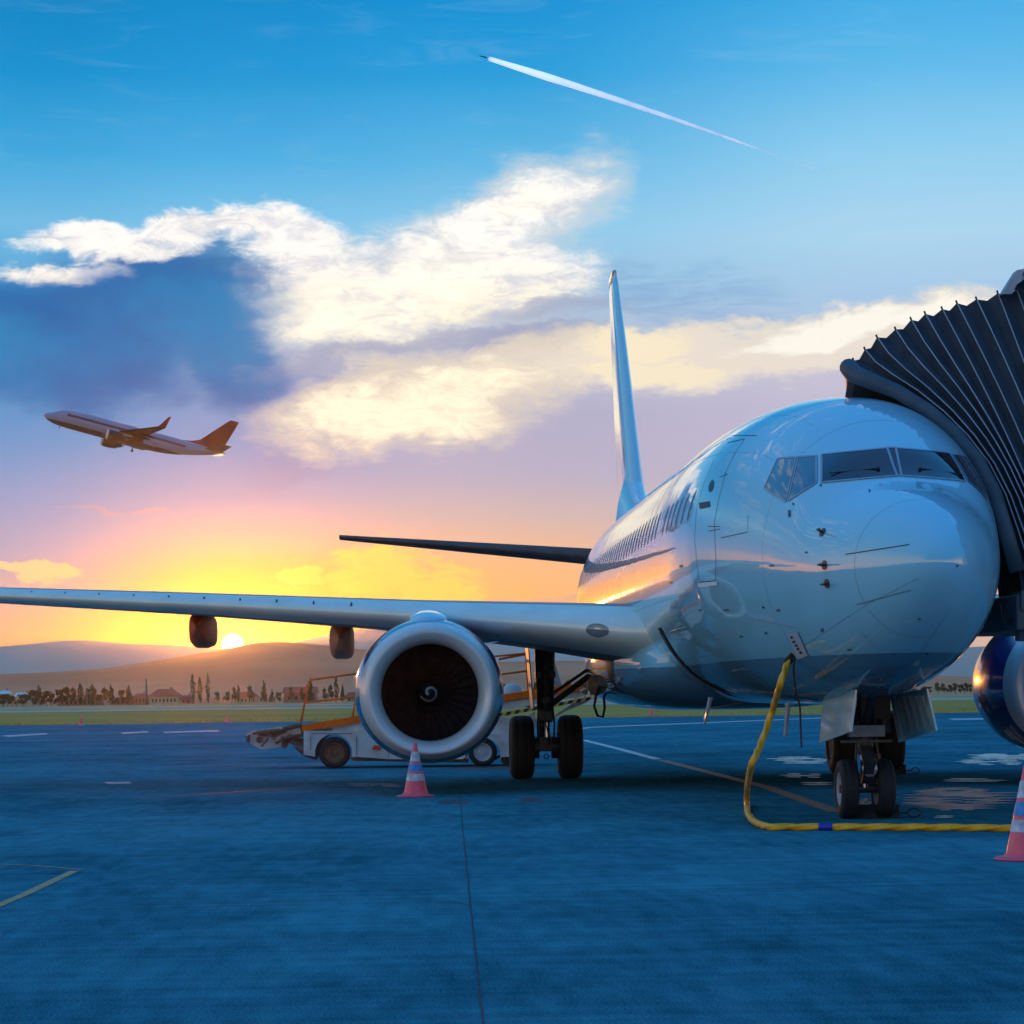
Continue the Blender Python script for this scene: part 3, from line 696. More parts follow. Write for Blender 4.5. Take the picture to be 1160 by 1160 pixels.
# ------------------------------------------------------------------ ground power cable
M_cable = mat('yellow_cable_jacket', (1.0, .40, .003), rough=.45, var=.15, scale=20)
start, nn = hit(899, 743)
cp = [start + nn * .02, at(892, 752, start.y - .05), at(884, 775, start.y - .35), at(875, 805, 3.6), at(863, 840, 3.3), at(850, 872, 3.0), gr(846, 906, .08), gr(850, 926, .045), gr(868, 936, .04)]
for x in range(895, 1420, 25): cp.append(gr(x, 936.5 + .25 * math.sin(x / 60) + (x - 895) * .006, .04))
def smooth(pts, q=10):
    out = []
    for i in range(len(pts) - 1):
        p0 = pts[max(i - 1, 0)]; p1 = pts[i]; p2 = pts[i + 1]; p3 = pts[min(i + 2, len(pts) - 1)]
        for j in range(q):
            t = j / q; out.append(.5 * ((2 * p1) + (-p0 + p2) * t + (2 * p0 - 5 * p1 + 4 * p2 - p3) * t * t + (-p0 + 3 * p1 - 3 * p2 + p3) * t ** 3))
    return out + [pts[-1]]
sm = smooth(cp, 16); mb = MB(); mb.tube(sm, .036, 18, lobes=3, amp=.16, pitch=.36)
pc = empty('power_cable', gr(868, 936), 'thick yellow twisted power cable running from the nose down onto the apron', 'cable')
mb.build('jacket', M_cable, pc, org=pc.location, smooth=True)
tp = MB(); i0 = min(range(len(sm)), key=lambda i: (sm[i] - gr(936, 936.7, .04)).length); tp.tube(sm[i0 - 5:i0 + 6], .045, 14); tp.build('tape', mat('blue_tape', (.01, .03, .35), rough=.4), pc, org=pc.location, smooth=True)
pg = MB(); pg.tube([start - nn * .02, start + nn * .12, cp[1]], [.05, .05, .042], 12); pg.build('plug', M_black, pc, org=pc.location, smooth=True)
lc = MB(); lp = [at(900, 744, start.y - .04), at(899, 762, start.y - .1), at(902, 785, start.y - .12), at(906, 800, start.y - .12), at(907, 825, start.y - .1), at(908, 847, start.y - .1)]
lc.tube(smooth(lp, 6), .012, 7); lc.tube([at(902, 784, start.y - .12), at(898, 790, start.y - .14), at(902, 793, start.y - .13)], .008, 6)
lo = lc.build('lanyard', M_black, None, org=tuple(lp[0])); tag(lo, 'thin black cord hanging loose beside the yellow cable under the nose', 'cord')

# ------------------------------------------------------------------ wheel chocks
def chock(px0, px1, pyb, hh, label, handle=True, dd=.16):
    a = gr(px0, pyb); b = gr(px1, pyb); o = empty('wheel_chock', (a + b) / 2, label, 'chock')
    mb = MB(); d = FWD * dd
    mb.hexa([a, b, b + d, a + d, a + d * .3 + UP * hh, b + d * .3 + UP * hh, b + d * .7 + UP * hh, a + d * .7 + UP * hh]); mb.build('block', mat('chock_rubber', (.012, .011, .014), rough=.7), o, org=o.location, bevel=.012)
    hb = MB(); c = b + UP * .06 + d * .5
    hb.tube([c, c + RIGHT * .10 + UP * .0], .012, 6); cc_ = c + RIGHT * .17
    hb.tube([cc_ + RIGHT * (.075 * math.cos(t * PI / 8)) + UP * (.05 * math.sin(t * PI / 8)) for t in range(16)], .010, 6, closed=True)
    hb.tube([c - RIGHT * .02 - UP * .03, c - RIGHT * .02 + UP * .06, c + RIGHT * .015 + UP * .09], .008, 6); hb.build('handle', M_black, o, org=o.location)
chock(958, 1020, 927, .16, 'long black wheel chock in front of the nose wheels')
chock(1003, 1027, 877, .17, 'black wheel chock with wire handle by the farther main wheels', dd=.2)

# ------------------------------------------------------------------ cones
M_cone = mat('pink_red_cone', (.90, .10, .15), rough=.4, var=.12, scale=6)
M_cw = mat('cone_white_band', (.50, .52, .58), rough=.55, var=.35, scale=14)
M_cb = mat('cone_blue_band', (.03, .25, .55), rough=.5, var=.3, scale=12)
def cone(loc, label, H=.80, bands=True, dirt=None, group=None):
    o = empty('traffic_cone', loc, label, 'traffic cone', group); R0, R1 = .19 * H / .8, .022 * H / .8
    def rr(t): return R0 + (R1 - R0) * t
    mb = MB(); prof = [(0.035, R0 + .0)]; 
    cuts = [.03, .30, .43, .47, .62, .66, .84, 1.0]
    mats_i = [0, 1, 0, 2, 0, 1, 0]
    for i in range(7):
        if not bands and i > 0: mi = 0
        else: mi = mats_i[i]
        if not bands: mi = 0 if i != 2 else 0
        o2 = .004 if mi else 0
        mb.lathe([(cuts[i] * H, rr(cuts[i]) + o2), (cuts[i + 1] * H, rr(cuts[i + 1]) + o2)], (0, 0, 0), (0, 0, 1), 28, mi)
    mb.lathe([(H, R1), (H + .008, .001)], (0, 0, 0), (0, 0, 1), 28)
    mb.build('cone_body', [M_cone, M_cw, M_cb], o, smooth=True)
    b = MB(); b.lathe([(0, .001), (0, .27 * H / .8), (.012, .285 * H / .8), (.025, .27 * H / .8), (.03, R0 + .02), (.06, R0 - .006)], (0, 0, 0), (0, 0, 1), 8 if 0 else 36); b.build('base', M_cone, o, smooth=False)
    return o
cone(gr(471, 902.5), 'pink traffic cone with blue and grey bands in front of the near engine')
cone(gr(1164, 974), 'scuffed pink traffic cone beside the end of the yellow cable', H=.82)
far = cone(gr(92, 821.5), 'small red traffic cone on the apron edge, left of the two by the wing', H=.62, bands=False, group='red traffic cones along the apron edge')
for (x, y), lb in (((258, 818.5), 'small red traffic cone on the apron edge below the setting sun'), ((738, 810.5), 'small red traffic cone on the grass edge below the open cargo door')):
    c2 = copy_tree(far); c2.location = gr(x, y); c2['label'] = lb

# ------------------------------------------------------------------ belt loader
BV = 53.2                                          # depth
M_lw = mat('loader_white_paint', (.50, .53, .52), rough=.45, var=.25, scale=2.5)
M_or = mat('loader_orange_paint', (.95, .14, .008), rough=.6, spec=.15, var=.15)
M_rust = mat('rusty_brown_metal', (.12, .07, .04), rough=.7, var=.5, scale=6)
def ztop(px, py, v=BV): return dep(px, py, v)
bo = G((450 - 580) / F * BV, BV); bo.z = 0
bl = empty('belt_loader', bo, 'white belt loader with orange guard rails parked behind the near engine', 'belt loader')
W = 1.7
def slab(mb, pxs, v0=BV, w=W, mi=0):                # extrude an outline seen from the side, away from the camera
    f = [dep(x, y, v0) for x, y in pxs]; b = [p + FWD * w for p in f]; k = len(f)
    mb.add(f + b, [tuple(range(k)), tuple(range(2 * k - 1, k - 1, -1))] + [(i, k + i, k + (i + 1) % k, (i + 1) % k) for i in range(k)], mi)
arc = lambda cx, cy, r, a0, a1, n=10: [(cx + r * math.cos(rad(a0 + (a1 - a0) * i / n)), cy - r * math.sin(rad(a0 + (a1 - a0) * i / n))) for i in range(n + 1)]
body = MB()
bp_ = [(344, 828), (344, 855), (356, 857)] + arc(378, 853, 21.5, 190, -8) + [(402, 857), (440, 860), (524, 860)] + arc(547, 855, 20, 190, -8) + [(598, 856), (598, 838), (576, 832), (420, 828)]
slab(body, bp_); b_o = body.build('body', M_lw, bl, org=bo)
ch = MB(); slab(ch, [(396, 858), (530, 860), (530, 864), (400, 862)], BV + .1, 1.4); slab(ch, [(332, 846), (338, 846), (360, 857), (358, 861), (345, 857)], BV + .2, .3)
ch.build('chassis', M_gear, bl, org=bo)
for x, y, r in ((379, 852.5, 19), (547, 852, 18)):
    for off in (.02, W - .25):
        c = dep(x, y, BV + off + .1); R = c.z; t, rr = MB(), MB(); wheel(t, rr, (c.x, c.y, R), R, .22, ax=tuple(FWD), rimr=R * .62); to = t.build('tyre', M_rubber, bl, org=bo, smooth=True); rr.build('rim', M_rust if x < 400 else M_rim, to, org=(0, 0, 0))
        to.location = (0, 0, 0)
        for ch_ in to.children: ch_.location = -bo
hd = MB(); slab(hd, [(279, 832), (286, 828), (300, 826), (317, 823.5), (331, 824), (340, 823), (343, 826), (340, 832), (326, 834), (318, 846), (297, 849), (288, 845), (281, 840)], BV + .3, .9)
hd.build('conveyor_head', M_lw, bl, org=bo)
hr = MB(); slab(hr, [(290, 828), (316, 825), (326, 829), (312, 835), (293, 834)], BV + .26, .05); slab(hr, [(279, 834), (283, 832), (283, 841), (279, 841)], BV + .2, .9); slab(hr, [(326, 834), (344, 838), (344, 842), (318, 842)], BV + .25, .9)
slab(hr, [(340, 822), (352, 821), (352, 829), (341, 831)], BV + .24, .6); slab(hr, [(318, 845), (326, 834), (330, 834), (322, 848)], BV + .25, .4)
hr.build('rusty_linkage', M_rust, bl, org=bo)
# inclined belt: white side frame, belt on top, orange guard
bt = MB(); slab(bt, [(343, 829), (404, 819), (560, 795), (655, 781), (664, 788), (560, 806), (470, 822), (420, 830), (345, 834)], BV + .25, .9); bt.build('conveyor_frame', M_lw, bl, org=bo)
og = MB(); slab(og, [(342, 821), (404, 811), (560, 788), (656, 774), (661, 778), (656, 783), (560, 796), (404, 819), (342, 829)], BV + .15, .08); slab(og, [(342, 821), (404, 811), (560, 788), (656, 774), (656, 781), (404, 817), (342, 827)], BV + 1.2, .08)
og.build('orange_guard', M_or, bl, org=bo, bevel=.01)
M_haz = mat('yellow_stripe_base', (.80, .40, .06), rough=.5)
st = MB()
def stripe_pt(f, d): return (560 + 110 * f, 809 - 20 * f + d)
slab(st, [stripe_pt(0, 0), stripe_pt(1, 0), stripe_pt(1, 4), stripe_pt(0, 4)], BV + .12, .06)
for i in range(11):
    f = i / 11 + .02; q = [stripe_pt(f, 3.9), stripe_pt(f + .045, 3.9), stripe_pt(f + .065, .1), stripe_pt(f + .02, .1)]
    slab(st, q, BV + .10, .01, 1)
st.build('hazard_strip', [M_haz, M_black], bl, org=bo)
lg = MB(); slab(lg, [(626, 812), (650, 796), (668, 792), (664, 796), (640, 806), (628, 813)], BV + .3, .6); slab(lg, [(600, 816), (628, 810), (628, 813), (600, 824)], BV + .3, .6); lg.build('boom_tip', M_gearl, bl, org=bo)
rl = MB()
def T(pts, r=.022): rl.tube([dep(x, y, v) for x, y, v in pts], r, 8)
for v in (BV + .18, BV + 1.25):
    T([(340, 822, v), (350, 772, v), (353, 770, v), (404, 763, v), (480, 751, v), (566, 743, v), (598, 740, v)])
    T([(346, 796, v), (404, 789, v), (480, 779, v), (566, 764, v), (598, 760, v)]); T([(399, 814, v), (404, 786, v)]); T([(379, 768, v), (379, 766, v)], .03)
rl.build('guard_rail', M_or, bl, org=bo, smooth=True)
ps = MB()
ps.beam(dep(597, 742, BV + .3), dep(600, 792, BV + .3), .09, .09); ps.beam(dep(594, 742, BV + .3), dep(600, 741, BV + .3), .09, .09)
ps.beam(dep(565, 747, BV + .3), dep(596, 741, BV + .3), .05, .05); ps.build('rail_post', M_or, bl, org=bo)
hdm = MB(); hdm.beam(dep(623, 748, BV + .5), dep(634, 782, BV + .5), .16, .1); hdm.build('prop_strut', M_gearl, bl, org=bo)
st2 = MB(); c = dep(579, 785, BV + .9); st2.lathe([(-.12, .03), (-.1, .2), (0, .24), (.1, .22), (.2, .1), (.22, .01)], c, (.2, 0, 1), 20); st2.tube([dep(585, 785, BV + .8), dep(592, 791, BV + .8), dep(600, 786, BV + .8)], .03, 8); st2.tube([dep(580, 792, BV + .8), dep(598, 800, BV + .8), dep(606, 802, BV + .8)], .03, 8)
st2.build('operator_seat', M_lw, bl, org=bo, smooth=True)
rd = MB(); slab(rd, [(421, 849), (424, 844), (432, 845), (431, 850)], BV - .03, .03); rd.build('rear_reflector', M_red, bl, org=bo)
ex = MB(); slab(ex, [(420, 826), (560, 812), (600, 815), (600, 838), (560, 832), (420, 829)], BV + .35, 1.2); slab(ex, [(594, 812), (606, 806), (606, 838), (596, 838)], BV + .4, 1.0); ex.build('engine_cover', M_lw, bl, org=bo)
cl_ = MB()
for a, b, r_ in (((286, 831), (318, 827), .03), ((300, 828), (312, 838), .025), (((318), 836), (346, 832), .035), ((312, 842), (330, 832), .03), ((330, 841), (352, 846), .04), ((320, 826), (342, 821), .05), ((296, 846), (304, 836), .02), ((338, 848), (360, 858), .05), ((352, 828), (376, 826), .02)):
    cl_.tube([dep(*a, BV + .18), dep(*b, BV + .18)], r_, 8)
cl_.lathe([(-.04, .001), (-.04, .07), (.1, .07), (.1, .001)], dep(294, 838, BV + .26), FWD, 16); cl_.lathe([(-.04, .001), (-.04, .06), (.1, .06), (.1, .001)], dep(334, 836, BV + .22), FWD, 16)
cl_.build('hydraulic_linkage', M_rust, bl, org=bo)
for q in ([(404, 834), (404, 856)], [(440, 832), (440, 858)], [(352, 834), (352, 850)], [(352, 831), (400, 831)]):
    pn = MB(); pn.beam(dep(*q[0], BV - .004), dep(*q[1], BV - .004), .012, .012); pn.build('panel_gap', M_rust, bl, org=bo)
jk = MB(); jk.lathe([(-.1, .001), (-.1, .12), (.1, .12), (.1, .001)], G((573 - 580) / F * BV, BV + .2, .14), FWD, 16); jk.tube([dep(560, 860, BV + .2), dep(572, 853, BV + .2), dep(574, 864, BV + .2)], .03, 7); jk.build('jockey_wheel', M_black, bl, org=bo)

# ------------------------------------------------------------------ ground
def asphalt():
    mt = bpy.data.materials.new('apron_concrete'); mt.use_nodes = True; nt = mt.node_tree; b = nt.nodes['Principled BSDF']
    tc = nt.nodes.new('ShaderNodeTexCoord')
    def noise(scale, stretch=(1, 1, 1), det=5, rot=0.0):
        mp = nt.nodes.new('ShaderNodeMapping'); mp.inputs['Scale'].default_value = stretch; mp.inputs['Rotation'].default_value = (0, 0, rot); nt.links.new(tc.outputs['Object'], mp.inputs[0])
        n = nt.nodes.new('ShaderNodeTexNoise'); n.inputs['Scale'].default_value = scale; n.inputs['Detail'].default_value = det; nt.links.new(mp.outputs[0], n.inputs['Vector']); return n.outputs['Fac']
    def M(op, a, b_, c=None):
        n = nt.nodes.new('ShaderNodeMath'); n.operation = op
        for i, x in enumerate((a, b_, c)):
            if x is None: continue
            if isinstance(x, (int, float)): n.inputs[i].default_value = x
            else: nt.links.new(x, n.inputs[i])
        return n.outputs[0]
    big = noise(.12, (1, 1, 1), 6); mid = noise(.9, (1, .5, 1), 6); fine = noise(70, (1, 1, 1), 8); brush = noise(6, (1.0, .22, 1), 5, rad(12)); streak = noise(1.6, (.25, 3.0, 1), 5)
    v = M('ADD', M('MULTIPLY', big, .45), M('MULTIPLY', mid, .35)); v = M('ADD', v, M('MULTIPLY', fine, .85)); v = M('ADD', v, M('MULTIPLY', brush, .30)); v = M('ADD', v, M('MULTIPLY', streak, .25))
    v = M('SUBTRACT', v, .60)
    r = nt.nodes.new('ShaderNodeValToRGB'); r.color_ramp.elements[0].position = .30; r.color_ramp.elements[1].position = .70
    r.color_ramp.elements[0].color = (.014, .078, .100, 1); r.color_ramp.elements[1].color = (.085, .31, .36, 1)
    nt.links.new(v, r.inputs[0]); nt.links.new(r.outputs[0], b.inputs['Base Color'])
    nt.links.new(M('ADD', M('MULTIPLY', mid, .25), .66), b.inputs['Roughness'])
    b.inputs['Specular IOR Level'].default_value = 0.0
    bp = nt.nodes.new('ShaderNodeBump'); bp.inputs['Strength'].default_value = .5; bp.inputs['Distance'].default_value = .006
    nt.links.new(M('ADD', M('MULTIPLY', fine, .7), M('MULTIPLY', brush, .5)), bp.inputs['Height']); nt.links.new(bp.outputs[0], b.inputs['Normal'])
    return mt
M_as = asphalt()
def sheet(name, u0, u1, v0, v1, z, material, label=None, cat=None, nu=1, nv=1):
    mb = MB(); vs = [G(u0 + (u1 - u0) * i / nu, v0 + (v1 - v0) * j / nv, z) for j in range(nv + 1) for i in range(nu + 1)]
    mb.add(vs, [(j * (nu + 1) + i, j * (nu + 1) + i + 1, (j + 1) * (nu + 1) + i + 1, (j + 1) * (nu + 1) + i) for j in range(nv) for i in range(nu)])
    o = mb.build(name, material); tag(o, kind='structure'); return o
M_field = mat('dry_field', (.50, .28, .09), rough=.95, col2=(.70, .40, .14), scale=.012, spec=.05)
M_grass = mat('green_verge_grass', (.42, .22, .03), rough=.95, col2=(.60, .34, .08), scale=.09, spec=.05, stretch=(.4, 1, 1))
M_run = mat('pale_runway', (.50, .36, .30), rough=.8, var=.15, scale=.05)
sheet('ground', -3900, 3900, -120, 3800, -.06, M_field)
sheet('apron', -260, 260, -60, 163, 0, M_as)
sheet('grass_verge', -400, 400, 163, 375, -.03, M_grass)
sheet('runway', -900, 900, 375, 440, -.02, M_run)
sheet('taxiway', -900, 900, 560, 640, -.02, M_run)
# grass blades at the apron edge
gm = MB()
for i in range(5000):
    v = 163.3 + abs(rnd.gauss(0, 1)) * 14; u = rnd.uniform(-42, 42) * (v / 163); h = rnd.uniform(.02, .07); w = rnd.uniform(.04, .14); p = G(u, v, -.03); a = rnd.uniform(0, PI)
    q = Vector((math.cos(a) * w, math.sin(a) * w, 0)); gm.add([p - q, p + q, p + q * .2 + UP * h + Vector((rnd.uniform(-.05, .05), 0, 0))], [(0, 1, 2)])
tag(gm.build('grass', mat('verge_tufts', (.45, .26, .05), rough=.9, col2=(.62, .38, .10), scale=.4, spec=.1)), 'green and straw coloured grass along the apron edge', 'grass', kind='stuff')
# painted markings and joints
M_mk = mat('worn_white_paint', (.50, .48, .46), rough=.6, var=.35, scale=6); M_my = mat('worn_yellow_paint', (.62, .34, .07), rough=.7, col2=(.20, .17, .12), scale=9); M_mo = mat('worn_rust_line', (.50, .20, .10), rough=.7, col2=(.20, .13, .11), scale=7)
def groundpoly(name, pxs, material, z=.004, label=None):
    mb = MB(); mb.add([gr(x, y, z) for x, y in pxs], [tuple(range(len(pxs)))]); o = mb.build(name, material); tag(o, kind='structure'); return o
def gline(name, pts, w, material, z=.004):
    P = [gr(x, y, z) for x, y in pts]; mb = ribbon_mb(P, [UP] * len(P), w, 0); o = mb.build(name, material); tag(o, kind='structure'); return o
gline('painted_line', [(660, 838), (700, 848), (745, 860)], .22, M_mk)
gline('painted_line', [(660 + 90, 861.2), (800, 874), (870, 892), (948, 919.5)], .22, M_mo)
gline('painted_line', [(-20, 978), (40, 980.5), (92, 985)], .045, M_my); gline('painted_line', [(-15, 1031), (30, 1012), (84, 986.5)], .085, M_my)
groundpoly('painted_line', [(118, 886), (146, 885.5), (150, 887.3), (122, 888)], M_mk)
for a in ([(0, 833.5), (52, 830.5), (55, 831.6), (10, 834.6)], [(136, 830), (168, 828.2), (168, 829.5), (140, 831.2)], [(185, 829), (248, 827), (248, 828.5), (186, 830.3)], [(668, 823.5), (930, 813), (930, 813.7), (668, 824.4)], [(1074, 814.2), (1120, 813.6), (1116, 815), (1080, 815.4)], [(640, 826.5), (668, 823.6), (668, 824.8), (640, 827.5)]):
    groundpoly('painted_line', a, M_mk)
M_joint = mat('joint_sealant', (.012, .014, .018), rough=.8)
def jitter(pts, a=.8, q=10):
    o = []
    for (x0, y0), (x1, y1) in zip(pts, pts[1:]):
        for i in range(q): t = i / q; o.append((x0 + (x1 - x0) * t + rnd.uniform(-a, a) * .6, y0 + (y1 - y0) * t))
    return o + [pts[-1]]
gline('joint', jitter([(519, 880), (523, 925), (533, 1025), (541, 1100), (549, 1175)], .9, 12), .010, M_joint)
gline('joint', [(498, 1022), (512, 1020.5), (533, 1026)], .010, M_joint); gline('joint', [(-10, 1030.5), (200, 1026.5), (400, 1021), (520, 1019)], .012, mat('faint_joint', (.17, .2, .23), rough=.8))
gline('joint', [(-10, 1046), (250, 1038)], .01, M_joint) if 0 else None
M_tm = mat('tyre_scuff', (.008, .05, .07), rough=.6, col2=(.02, .12, .15), scale=5, spec=.2)
for L in ([(60, 872), (300, 866), (420, 869)], [(150, 905), (420, 888), (640, 884)]):
    gline('tyre_mark', smooth([Vector((x, y, 0)) for x, y in L], 8) and [(p.x, p.y) for p in smooth([Vector((x, y, 0)) for x, y in L], 8)], .10, M_tm)
for L in ([(533, 1026), (700, 1021), (930, 1016), (1180, 1012)],):
    gline('joint', jitter(L, .6, 9), .004, M_joint, .005)
# patches of low sunlight painted on the apron round the nose gear (irregular outlines)
M_patch = mat('pale_sunlit_concrete', (.95, .50, .28), rough=.5, col2=(1.0, .74, .52), scale=2.5, spec=.4)
M_patch2 = mat('salmon_sunlit_concrete', (.75, .20, .09), rough=.5, col2=(1.0, .42, .24), scale=1.5, spec=.4, stretch=(.6, 3, 1))
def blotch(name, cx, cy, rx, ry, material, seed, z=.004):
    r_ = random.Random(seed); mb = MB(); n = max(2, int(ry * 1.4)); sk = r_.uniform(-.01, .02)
    for j in range(n):                     # patch of ragged strips lying next to each other
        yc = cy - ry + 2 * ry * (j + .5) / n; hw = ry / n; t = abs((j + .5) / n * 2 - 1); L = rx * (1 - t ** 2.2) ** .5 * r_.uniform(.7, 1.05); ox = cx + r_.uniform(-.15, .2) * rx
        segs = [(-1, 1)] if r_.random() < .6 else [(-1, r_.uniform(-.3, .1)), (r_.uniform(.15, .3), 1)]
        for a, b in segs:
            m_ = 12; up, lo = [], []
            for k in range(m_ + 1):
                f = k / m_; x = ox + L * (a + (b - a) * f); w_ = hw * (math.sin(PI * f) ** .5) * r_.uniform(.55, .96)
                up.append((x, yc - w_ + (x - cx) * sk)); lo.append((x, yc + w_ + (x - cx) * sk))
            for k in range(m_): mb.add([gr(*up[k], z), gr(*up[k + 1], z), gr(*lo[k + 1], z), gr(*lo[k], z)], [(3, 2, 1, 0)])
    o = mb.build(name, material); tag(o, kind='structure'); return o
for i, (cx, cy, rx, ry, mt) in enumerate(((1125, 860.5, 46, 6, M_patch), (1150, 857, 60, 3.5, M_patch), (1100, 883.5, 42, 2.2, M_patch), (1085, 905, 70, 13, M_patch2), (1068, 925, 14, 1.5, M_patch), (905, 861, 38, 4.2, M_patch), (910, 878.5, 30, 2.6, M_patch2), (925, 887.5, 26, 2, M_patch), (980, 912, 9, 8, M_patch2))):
    blotch('sun_patch', cx, cy, rx, ry, mt, 40 + i)
for i, (cx, cy, rx, ry) in enumerate(((600, 906, 18, 3), (510, 908, 26, 2.5), (560, 870, 60, 2), (420, 889, 40, 2))):
    blotch('oil_stain', cx, cy, rx, ry, mat('oil_stain', (.03, .045, .06), rough=.6, col2=(.07, .10, .12), scale=3), 90 + i)

# ------------------------------------------------------------------ hills
def hill(name, pxs, v, depth_m, material, base=0.0, seed=1):
    mb = MB(); r_ = random.Random(seed); xs = [p[0] for p in pxs]; ys = [p[1] for p in pxs]
    nx, nd = 160, 26; vs = []
    ph = [r_.uniform(0, 6.28) for _ in range(8)]
    for j in range(nd + 1):
        t = j / nd                               # 0 front foot, .5 crest, 1 back foot
        prof = math.sin(PI * min(1, t)) ** 1.2 if t > .5 else (1 - math.cos(PI * t * 2)) / 2 * .9 + .1 * t * 2
        if t > .5: prof = math.cos(PI * (t - .5)) ** 1.0
        for i in range(nx + 1):
            x = xs[0] + (xs[-1] - xs[0]) * i / nx; y = float(np.interp(x, xs, ys)); crest = dep(x, y, v)
            H = max(crest.z, 2)
            u = (x - 580) / F * v
            vv = v + (t - .5) * depth_m
            g = G(u * (vv / v if t < .5 else 1), vv)
            nz = sum(math.sin(x * .013 * (q + 1) + t * 5 * (q + 1) * .6 + ph[q]) / (q + 1.5) for q in range(7))
            z = H * prof * (1 + .10 * nz * (1 - abs(2 * t - 1)) * (abs(t - .5) > .01) * min(1, abs(t - .5) * 5)) - 2 * (t == 0)
            vs.append((g.x, g.y, z))
    mb.add(vs, [(j * (nx + 1) + i, j * (nx + 1) + i + 1, (j + 1) * (nx + 1) + i + 1, (j + 1) * (nx + 1) + i) for j in range(nd) for i in range(nx)])
    o = mb.build(name, material, smooth=True); tag(o, kind='structure'); return o
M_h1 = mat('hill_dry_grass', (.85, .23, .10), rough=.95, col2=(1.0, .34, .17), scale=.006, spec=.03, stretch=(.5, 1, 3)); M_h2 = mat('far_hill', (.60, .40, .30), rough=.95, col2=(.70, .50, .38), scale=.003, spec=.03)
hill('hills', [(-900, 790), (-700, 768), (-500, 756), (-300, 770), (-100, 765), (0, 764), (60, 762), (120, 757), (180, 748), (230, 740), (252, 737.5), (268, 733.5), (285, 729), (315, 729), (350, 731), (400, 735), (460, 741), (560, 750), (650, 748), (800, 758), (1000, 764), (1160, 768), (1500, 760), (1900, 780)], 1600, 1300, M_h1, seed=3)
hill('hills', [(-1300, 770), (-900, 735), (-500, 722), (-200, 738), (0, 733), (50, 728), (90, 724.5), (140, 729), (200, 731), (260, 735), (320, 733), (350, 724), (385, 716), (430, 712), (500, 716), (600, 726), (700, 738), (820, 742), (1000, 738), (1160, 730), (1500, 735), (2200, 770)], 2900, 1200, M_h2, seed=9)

# ------------------------------------------------------------------ trees and houses beyond the runway
M_leaf = mat('dark_foliage', (.035, .045, .018), rough=.9, col2=(.08, .085, .03), scale=.5, spec=.1)
M_leaf2 = mat('brown_green_foliage', (.06, .055, .028), rough=.9, col2=(.11, .10, .045), scale=.4, spec=.1)
M_bark = mat('bark', (.08, .06, .045), rough=.9, spec=.1)
def crown_mb(kind, H, Wd, seed):
    r_ = random.Random(seed); mb = MB(); nb = 9 if kind != 'poplar' else 7; cl = []
    if kind == 'round':
        for _ in range(nb): cl.append((r_.uniform(-.32, .32) * Wd, r_.uniform(-.3, .3) * Wd, H * r_.uniform(.22, .85), Wd * r_.uniform(.16, .28), H * r_.uniform(.10, .18)))
    elif kind == 'poplar':
        for q in range(nb): t = q / (nb - 1); cl.append((r_.uniform(-.1, .1) * Wd, r_.uniform(-.1, .1) * Wd, H * (.18 + .74 * t), Wd * (.45 * math.sin(PI * (t * .8 + .12)) + .08), H * .11))
    else:
        for q in range(nb): t = q / (nb - 1); cl.append((r_.uniform(-.06, .06) * Wd, r_.uniform(-.06, .06) * Wd, H * (.15 + .8 * t), Wd * (.5 * (1 - t) ** .8 + .05), H * .07))
    for (x, y, z, rx, rz) in cl:
        for _ in range(46):
            a = r_.uniform(0, 2 * PI); e = math.asin(r_.uniform(-1, 1)); q = r_.uniform(.55, 1.12)
            p = Vector((x + rx * q * math.cos(a) * math.cos(e), y + rx * q * math.sin(a) * math.cos(e), z + rz * q * math.sin(e))); s = Wd * r_.uniform(.03, .075)
            d1 = Vector((r_.gauss(0, 1), r_.gauss(0, 1), r_.gauss(0, 1))).normalized() * s; d2 = d1.cross(Vector((r_.gauss(0, 1), r_.gauss(0, 1), r_.gauss(0, 1)))).normalized() * s
            mb.add([p - d1 - d2 * .4, p + d1 - d2, p + d1 * .6 + d2, p - d1 * .8 + d2 * .7], [(0, 1, 2, 3)])
    return mb
def trunk_mb(H, Wd, seed):
    r_ = random.Random(seed); mb = MB(); mb.tube([(0, 0, -.3), (.05, 0, H * .3), (-.05, 0, H * .6), (0, 0, H * .86)], [.03 * H, .022 * H, .014 * H, .004 * H], 7)
    for _ in range(5):
        a = r_.uniform(0, 6.28); z = H * r_.uniform(.25, .6); mb.tube([(0, 0, z), (math.cos(a) * Wd * .3, math.sin(a) * Wd * .3, z + H * .15)], [.012 * H, .003 * H], 5)
    return mb
PROTO = {}
def tree(px, top, wpx, kind, label, v=900, group=None, mt=None):
    base = G((px - 580) / F * v, v); base.z = 0
    H = dep(px, top, v).z; Wd = wpx / F * v
    key = (kind, rnd.randrange(2)); nm = {'poplar': 'poplar_tree', 'round': 'tree', 'spruce': 'conifer_tree'}[kind]
    if key not in PROTO:
        o = empty(nm, base, label, 'tree', group); crown_mb(kind, 10, 10, hash(kind) % 7 + key[1]).build('crown', M_leaf if key[1] else M_leaf2, o); trunk_mb(10, 8, key[1]).build('trunk', M_bark, o); PROTO[key] = o
    else:
        o = copy_tree(PROTO[key]); o.location = base; o['label'] = label
    o.scale = (Wd / 10, Wd / 10, H / 10); o.rotation_euler.z = rnd.uniform(0, 6.28)
    if group: o['group'] = group
    elif 'group' in o: del o['group']
    return o
